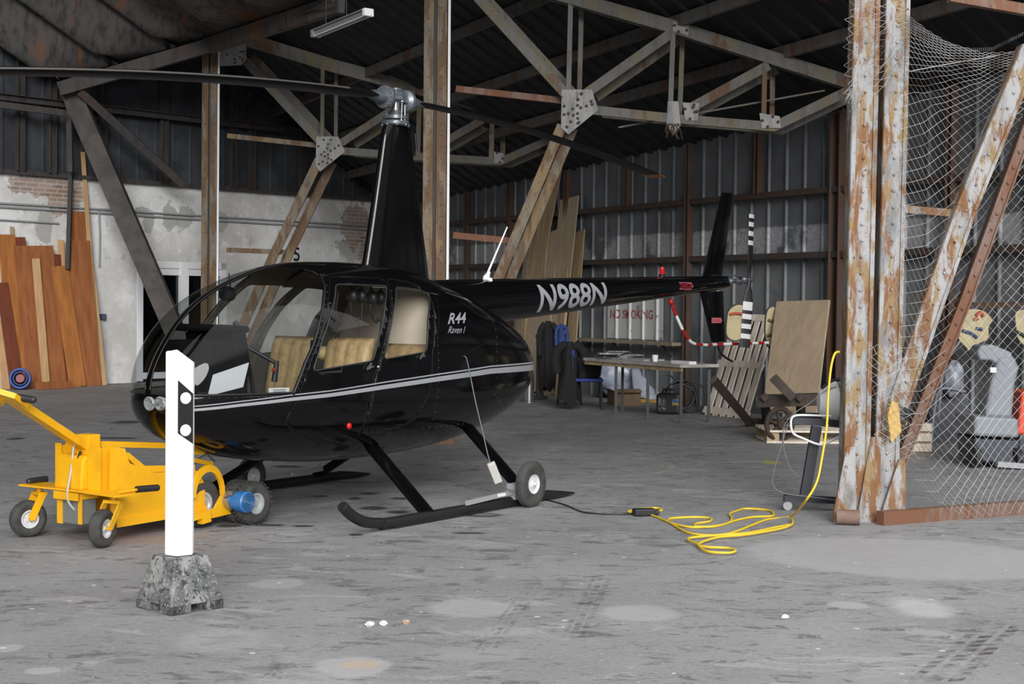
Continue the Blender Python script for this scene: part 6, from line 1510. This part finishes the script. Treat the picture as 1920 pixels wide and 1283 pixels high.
# near side panel and inner trough
def sidepanel(y, name):
    g_ = MB(); o = [cp(.18, y, .62), cp(.30, y, .60), cp(.34, y, .50), cp(.55, y, .42), cp(1.02, y, .40), cp(1.12, y, .30), cp(1.12, y, .12), cp(.86, y, .10), cp(.20, y, .10), cp(.18, y, .32)]
    g_.prism(o, (0, .014, 0)); g_.bar(cp(.22, y - .01, .115), cp(1.12, y - .01, .13), .05, .02, (0, 1, 0)); g_.build(name, CARTY, cart, world=False)
sidepanel(-.22, 'side_panel'); sidepanel(.22, 'side_panel')
g_ = MB(); g_.prism([cp(.30, -.21, .56), cp(.34, -.21, .57), cp(.48, -.21, .47), cp(1.0, -.21, .44), cp(1.0, -.21, .40), cp(.46, -.21, .43)], (0, .03, 0)); g_.add([cp(.32, -.2, .40), cp(1.0, -.2, .36), cp(1.0, .2, .36), cp(.32, .2, .40)], [(0, 1, 2, 3)]); g_.build('trough', CARTY, cart, world=False)
g_ = MB(); g_.bar(cp(.20, .0, .625), cp(1.28, -.02, .545), .038, .05, (0, 1, 0)); g_.bar(cp(.20, -.14, .60), cp(.30, -.14, .59), .03, .05, (0, 1, 0)); g_.build('lift_arm', CARTY, cart, world=False)
g_ = MB(); g_.bar(cp(1.05, -.12, .52), cp(1.52, -.10, .50), .03, .05, (0, 1, 0)); g_.bar(cp(1.05, -.12, .47), cp(1.36, -.10, .42), .03, .04, (0, 1, 0)); g_.bar(cp(1.5, -.10, .49), cp(1.53, -.1, .57), .02, .05, (0, 1, 0)); g_.build('lift_fork', CARTY, cart, world=False)
g_ = MB(); g_.tube([cp(1.42, -.1, .48), cp(1.42, -.1, .57)], .012, 8); g_.tube([cp(1.46, -.1, .52), cp(1.46, -.1, .60)], .016, 8); g_.lathe([(0, 0), (.03, 0), (.03, .02), (0, .02)], cp(1.44, -.1, .58), n=12); g_.tube([cp(1.15, -.12, .46), cp(1.25, -.14, .50), cp(1.38, -.12, .44)], .008, 6); g_.build('lift_linkage', STEEL, cart, world=False)
# arched guard over the inner wheel, wheels
g_ = MB(); arc = [cp(1.12 - .22 * math.cos(a), -.26, .22 + .22 * math.sin(a)) for a in [math.pi * k / 14 for k in range(15)]]; inn = [cp(1.12 - .17 * math.cos(a), -.26, .22 + .17 * math.sin(a)) for a in [math.pi * k / 14 for k in range(14, -1, -1)]]
g_.prism(arc + inn, (0, .02, 0)); g_.prism([cp(1.30, -.26, .22), cp(1.44, -.26, .24), cp(1.46, -.26, .14), cp(1.72, -.26, .15), cp(1.72, -.26, .24), cp(1.80, -.26, .24), cp(1.80, -.26, .13), cp(1.74, -.26, .09), cp(1.05, -.26, .06), cp(1.05, -.26, .12), cp(1.20, -.26, .13)], (0, .02, 0)); g_.build('wheel_guard', CARTY, cart, world=False)
g_ = MB(); g_.prism([cp(.86, -.30, .11), cp(1.08, -.30, .13), cp(1.10, -.30, .05), cp(.98, -.30, .04), cp(.98, -.30, .08), cp(.86, -.30, .07)], (0, .05, 0)); g_.build('step_bracket', CARTY, cart, world=False)
wheel('w', 1.0, -.19, .165, .07, HG, cart)
wheel('w', 1.33, -.36, .150, .10, HG, cart, 0, True); wheel('w', 1.33, -.22, .150, .09, HG, cart, 0, True); wheel('w', 1.33, .30, .150, .10, HG, cart, 0, True)
g_ = MB(); g_.tube([cp(1.58, -.36, .15), cp(1.58, .3, .15)], .018, 10); g_.build('axle', STEEL, cart, world=False)
g_ = MB(); m0 = Vector((1.20, -.34, .175)); g_.lathe([(0, -.08), (.062, -.08), (.064, .03), (.074, .03), (.074, .10), (.066, .108), (0, .108)], m0, (0, -1, 0), 28); mo = g_.build('electric_motor', BLUEM, cart, world=False); FR[mo.name] = FR[cart.name]
g_ = MB()
for r_ in (.016, .030, .044, .058): ring(g_, m0 + Vector((0, -.109, 0)), (0, 1, 0), r_, .003, 24, 4)
g_.build('vent_rings', DARKP, mo, world=False)
g_ = MB(); g_.lathe([(.064, -.07), (.068, -.07), (.068, -.02), (.064, -.02)], m0, (0, -1, 0), 20); g_.box(m0 + Vector((-.03, .02, .06)), (.06, .06, .03)); g_.build('motor_collar', STEEL, mo, world=False)
# handle
b0 = cp(.16, .0, .60); R = Matrix.Rotation(-FR[cart.name][1], 3, 'Z'); tip = R @ (P(12, 742, 9.45) - FR[cart.name][0]); d_ = (tip - b0)
g_ = MB(); g_.bar(b0, tip, .075, .05, (0, 0, 1)); g_.box(b0 + Vector((.02, .0, .02)), (.10, .12, .14)); g_.build('tow_handle', CARTY, cart, world=False, bevel=.004)
g_ = MB(); dn = d_.normalized(); sd_ = dn.cross(Vector((0, 0, 1))).normalized(); hb = tip
g_.prism([hb + sd_ * .10 + dn * -.10, hb + sd_ * .11 + dn * .04, hb + sd_ * .03 + dn * .11, hb - sd_ * .03 + dn * .11, hb - sd_ * .11 + dn * .04, hb - sd_ * .10 + dn * -.10, hb - sd_ * .04 + dn * -.05, hb - sd_ * .03 + dn * .05, hb + sd_ * .03 + dn * .05, hb + sd_ * .04 + dn * -.05], dn.cross(sd_) * .035); g_.build('handle_head', CARTY, cart, world=False)
for s in (-1, 1):
    g_ = MB(); c = hb + sd_ * (.14 * s) - dn * .03; g_.tube([hb + sd_ * (.07 * s) - dn * .02, hb + sd_ * (.17 * s) - dn * .05], .022, 12); g_.sphere(hb + sd_ * (.17 * s) - dn * .05, .022, 10, 8); g_.build('handle_grip', DARKP, cart, world=False)
g_ = MB(); g_.tube(smoothpath([b0 + Vector((-.08, .02, .03)), b0 + Vector((-.12, .0, -.14)), b0 + Vector((-.16, -.02, -.32)), b0 + Vector((-.08, -.05, -.42)), b0 + Vector((.02, -.05, -.40))], 8), .009, 8); g_.build('cable', mat('cable_clear', (.42, .40, .36), .4), cart, world=False)
g_ = MB(); g_.tube(smoothpath([b0 + Vector((-.06, -.02, -.02)), b0 + Vector((-.10, -.06, -.08)), b0 + Vector((-.02, -.12, -.10)), b0 + Vector((.04, -.12, -.07))], 6), .010, 8); g_.box(b0 + Vector((.05, -.08, -.06)), (.08, .10, .05)); g_.build('connector_cable', DARKP, cart, world=False)

# ================================================================ white guide post in its recycled foot
pb = G(330, 1150); PY = pb.y + .12; pc_ = P(336, 1100, PY); t = thing('guide_post', 'white road guide post with two round reflectors and a black band', 'guide post', (pc_.x, PY, .27), .0)
# section: two faces meeting at a front edge
zb, zt = .275, P(336, 648, PY).z; ang = .58; hw = .066
fr = Vector((pc_.x - .0, PY - .06, 0)); rgt = fr + Vector((.068, .055, 0)); lft = fr + Vector((-.072, .040, 0)); brt = rgt + Vector((-.0, .04, 0)); blt = lft + Vector((.015, .05, 0))
secp = [fr, rgt, brt, blt, lft]
ztop = {0: zt - .015, 1: zt - .085, 2: zt - .085, 3: zt - .03, 4: zt - .03}
g_ = MB(); N = len(secp); vb = [Vector((p.x, p.y, zb)) for p in secp]; vt = [Vector((p.x, p.y, ztop[i])) for i, p in enumerate(secp)]
ctr = Vector((pc_.x - .02, PY, zt)); g_.add(vb + vt, [tuple(range(N))[::-1]] + [(i, (i + 1) % N, N + (i + 1) % N, N + i) for i in range(N)] + [tuple(range(N, 2 * N))]); g_.build('post_body', PLASTW, t, bevel=.008)
nr = Vector((rgt.y - fr.y, -(rgt.x - fr.x), 0)).normalized()
def onface(s, z, off): q = fr + (rgt - fr) * s + nr * off; return Vector((q.x, q.y, z))
zz = lambda v: P(336, v, PY).z
g_ = MB(); g_.prism([onface(.02, zz(712), .001), onface(.99, zz(738), .001), onface(.99, zz(832), .001), onface(.02, zz(811), .001)], -nr * .004 + nr * .006); g_.build('black_band', mat('band_black', (.012, .012, .013), .4), t)
for v, lab in ((746, 'upper'), (806, 'lower')):
    g_ = MB(); c = onface(.50, zz(v), .004); g_.lathe([(0, .006), (.026, .006), (.030, .002), (.030, 0)], c, nr, 28); g_.build('reflector', mat('reflector_white', (.85, .86, .88), .25) if 'reflector_white' not in MATS else MATS['reflector_white'], t)
RECY = mat('recycled_rubber', (.11, .115, .115), .9, col2=(.26, .26, .25), scale=9, lo=.45, hi=.62, layers=(((.04, .043, .046), 30, .52, .62), ((.40, .40, .40), 90, .57, .66)), bmp=.7)
bc_ = Vector((pc_.x, PY + .02, 0)); th = math.radians(91); g_ = MB()
def sq(h, z, notch=False):
    return [bc_ + Vector((math.cos(th + k * math.pi / 2) * h, math.sin(th + k * math.pi / 2) * h, z)) for k in range(4)]
hb_, ht_ = .225, .140
rows = []
for z, h in ((0.045, hb_ * .985), (.20, .172), (.262, ht_ + .006), (.272, ht_)): rows.append(sq(h, z))
g_.grid(rows, smooth=False, wrap=True); g_.add(rows[-1], [(0, 1, 2, 3)]); g_.add(rows[0], [(3, 2, 1, 0)])
low = sq(hb_, 0); lup = sq(hb_ * .985, .046)
for k in range(4):
    a, b = low[k], low[(k + 1) % 4]; au, bu = lup[k], lup[(k + 1) % 4]; inw = (bc_ - (a + b) / 2); inw.z = 0; inw = inw.normalized() * .09
    for f0, f1 in ((0, .38), (.68, 1.0)):
        g_.prism([a.lerp(b, f0), a.lerp(b, f1), a.lerp(b, f1) + inw, a.lerp(b, f0) + inw], Vector((0, 0, .047)))
pbase = g_.build('post_foot', RECY, loc=(bc_.x, bc_.y, 0), bevel=.006); tag(pbase, 'grey speckled recycled foot block carrying the white guide post', 'foot block')

# ================================================================ cords on the floor
YC_ = mat('cord_yellow', (.72, .50, .03), .45); GC = mat('cord_grey', (.16, .16, .17), .5)
def gp(u, v, z=.009): q = G(u, v, z); return q
hang = [P(1573, 660, 11.1), P(1565, 664, 11.05), P(1558, 690, 11.0), P(1553, 740, 10.95), P(1550, 800, 10.9), P(1541, 860, 10.85), P(1531, 905, 10.8), P(1510, 940, 10.75), gp(1483, 968)]
cord = hang + [gp(*p) for p in ((1440, 974), (1410, 985), (1370, 1000), (1330, 1004), (1290, 999), (1262, 984), (1252, 976), (1262, 972), (1300, 970), (1332, 972), (1330, 978), (1306, 982), (1305, 987), (1335, 988), (1365, 981), (1372, 972),
        (1368, 964), (1385, 957), (1400, 954), (1440, 957), (1450, 963), (1446, 968), (1410, 970), (1380, 976), (1350, 985), (1300, 989), (1262, 982), (1230, 969), (1205, 962), (1178, 960), (1195, 955), (1230, 953), (1241, 957), (1222, 960))]
g_ = MB(); g_.tube(smoothpath(cord, 6), .0085, 8); tag(g_.build('extension_cord', YC_, loc=gp(1483, 968)), 'long yellow extension cord looping over the floor from the near rusty column', 'cord')
cord2 = [(1484, 972), (1486, 982), (1470, 990), (1430, 998), (1390, 1004), (1345, 1008), (1310, 1020), (1325, 1026), (1365, 1028), (1379, 1033), (1365, 1037), (1325, 1034), (1306, 1020), (1290, 1012), (1300, 1008), (1345, 1004), (1400, 1000), (1450, 990), (1482, 984)]
g_ = MB(); g_.tube(smoothpath([gp(u, v, .018) for u, v in cord2], 6), .0085, 8); tag(g_.build('extension_cord', YC_, loc=gp(1345, 1008)), 'second yellow cord length, the loop lying nearest the camera', 'cord')
g_ = MB(); p = gp(1208, 960, .03); g_.box(p, (.17, .09, .05), Matrix.Rotation(.3, 3, 'Z')); g_.box(p + Vector((.09, .02, -.004)), (.05, .05, .035)); tag(g_.build('cord_connector', DARKP, loc=gp(1208, 960, .0), bevel=.01), 'black cable connector box lying at the end of the yellow cord', 'connector')
g_ = MB(); g_.tube(smoothpath([gp(u, v, .006) for u, v in ((1196, 963), (1160, 965), (1110, 963), (1085, 958), (1062, 948), (1035, 940), (1020, 937))], 6), .0065, 8); tag(g_.build('black_cable', DARKP, loc=gp(1110, 963, 0)), 'thin black cord on the floor from the connector to the ground wheel', 'cord')
tA = thing('power_adapter', 'pale grey power brick hanging from the helicopter side by its thin cord', 'adapter', P(928, 886, 11.6))
a_ = H(SX(868, 668)[0], ysurf(*SX(868, 668)) + .01, SX(868, 668)[1])
g_ = MB(); g_.bar(P(920, 868, 11.55), P(935, 905, 11.6), .062, .04, (0, 1, 0)); g_.build('brick', mat('brick_pale', (.50, .49, .46), .45), tA, bevel=.008)
g_ = MB(); g_.tube(smoothpath([a_, P(875, 674, a_.y - .05), P(884, 716, 11.95), P(893, 760, 11.85), P(905, 810, 11.7), P(914, 850, 11.6), P(919, 868, 11.56)], 6), .0045, 6); g_.tube(smoothpath([P(935, 905, 11.6), P(945, 914, 11.7), P(962, 920, 11.8), P(985, 920, 11.85)], 6), .0045, 6); g_.build('cord', GC, tA)
# white and black leads at the stand
g_ = MB(); g_.tube(smoothpath([P(1558, 781, 11.95), P(1520, 779, 11.85), P(1490, 780, 11.82), P(1483, 792, 11.8), P(1487, 812, 11.8), P(1505, 822, 11.8), P(1538, 834, 11.8), P(1560, 826, 11.85), P(1580, 815, 11.95)], 6), .009, 8); tag(g_.build('lead', WHITE, loc=P(1483, 792, 11.8)), 'white lead looping in front of the black stand', 'cord')
g_ = MB(); g_.tube(smoothpath([P(1568, 726, 11.85), P(1545, 735, 11.8), P(1520, 755, 11.8), P(1490, 775, 11.8), P(1470, 800, 11.8), P(1470, 840, 11.8), P(1480, 875, 11.8), P(1497, 895, 11.8)], 6), .004, 5)
g_.tube(smoothpath([P(1478, 792, 11.8), P(1464, 840, 11.8), P(1452, 880, 11.8), P(1450, 910, 11.8), P(1470, 925, 11.78), P(1520, 932, 11.78), P(1580, 940, 11.8)], 6), .0045, 5); tag(g_.build('lead', GC, loc=P(1470, 925, 11.78)), 'thin dark leads hanging left of the black stand', 'cord')
# stones and chips
for i, (u, v, s, lab) in enumerate(((693, 1175, .022, 'small white stone, left of the pair in the foreground'), (719, 1173, .02, 'small white stone, right of the pair in the foreground'), (762, 1170, .018, 'small brownish chip right of the two white stones'), (1472, 1161, .020, 'small white stone alone on the floor in the right foreground'))):
    g_ = MB(); rnd = random.Random(i); p = G(u, v); vs = []
    g_.sphere(p + Vector((0, 0, s * .5)), s, 7, 5, (1.1, .9, .65)); g_.v = [q + Vector((rnd.uniform(-1, 1), rnd.uniform(-1, 1), rnd.uniform(-.3, .6))) * s * .22 for q in g_.v]; g_.sm = [False] * len(g_.f)
    o = g_.build('stone', mat('stone_white' if i != 2 else 'stone_brown', (.6, .6, .58) if i != 2 else (.42, .30, .22), .9) if i in (0, 2) else MATS['stone_white'], loc=p, weld=True); tag(o, lab, 'stone', 'loose stones on the floor')
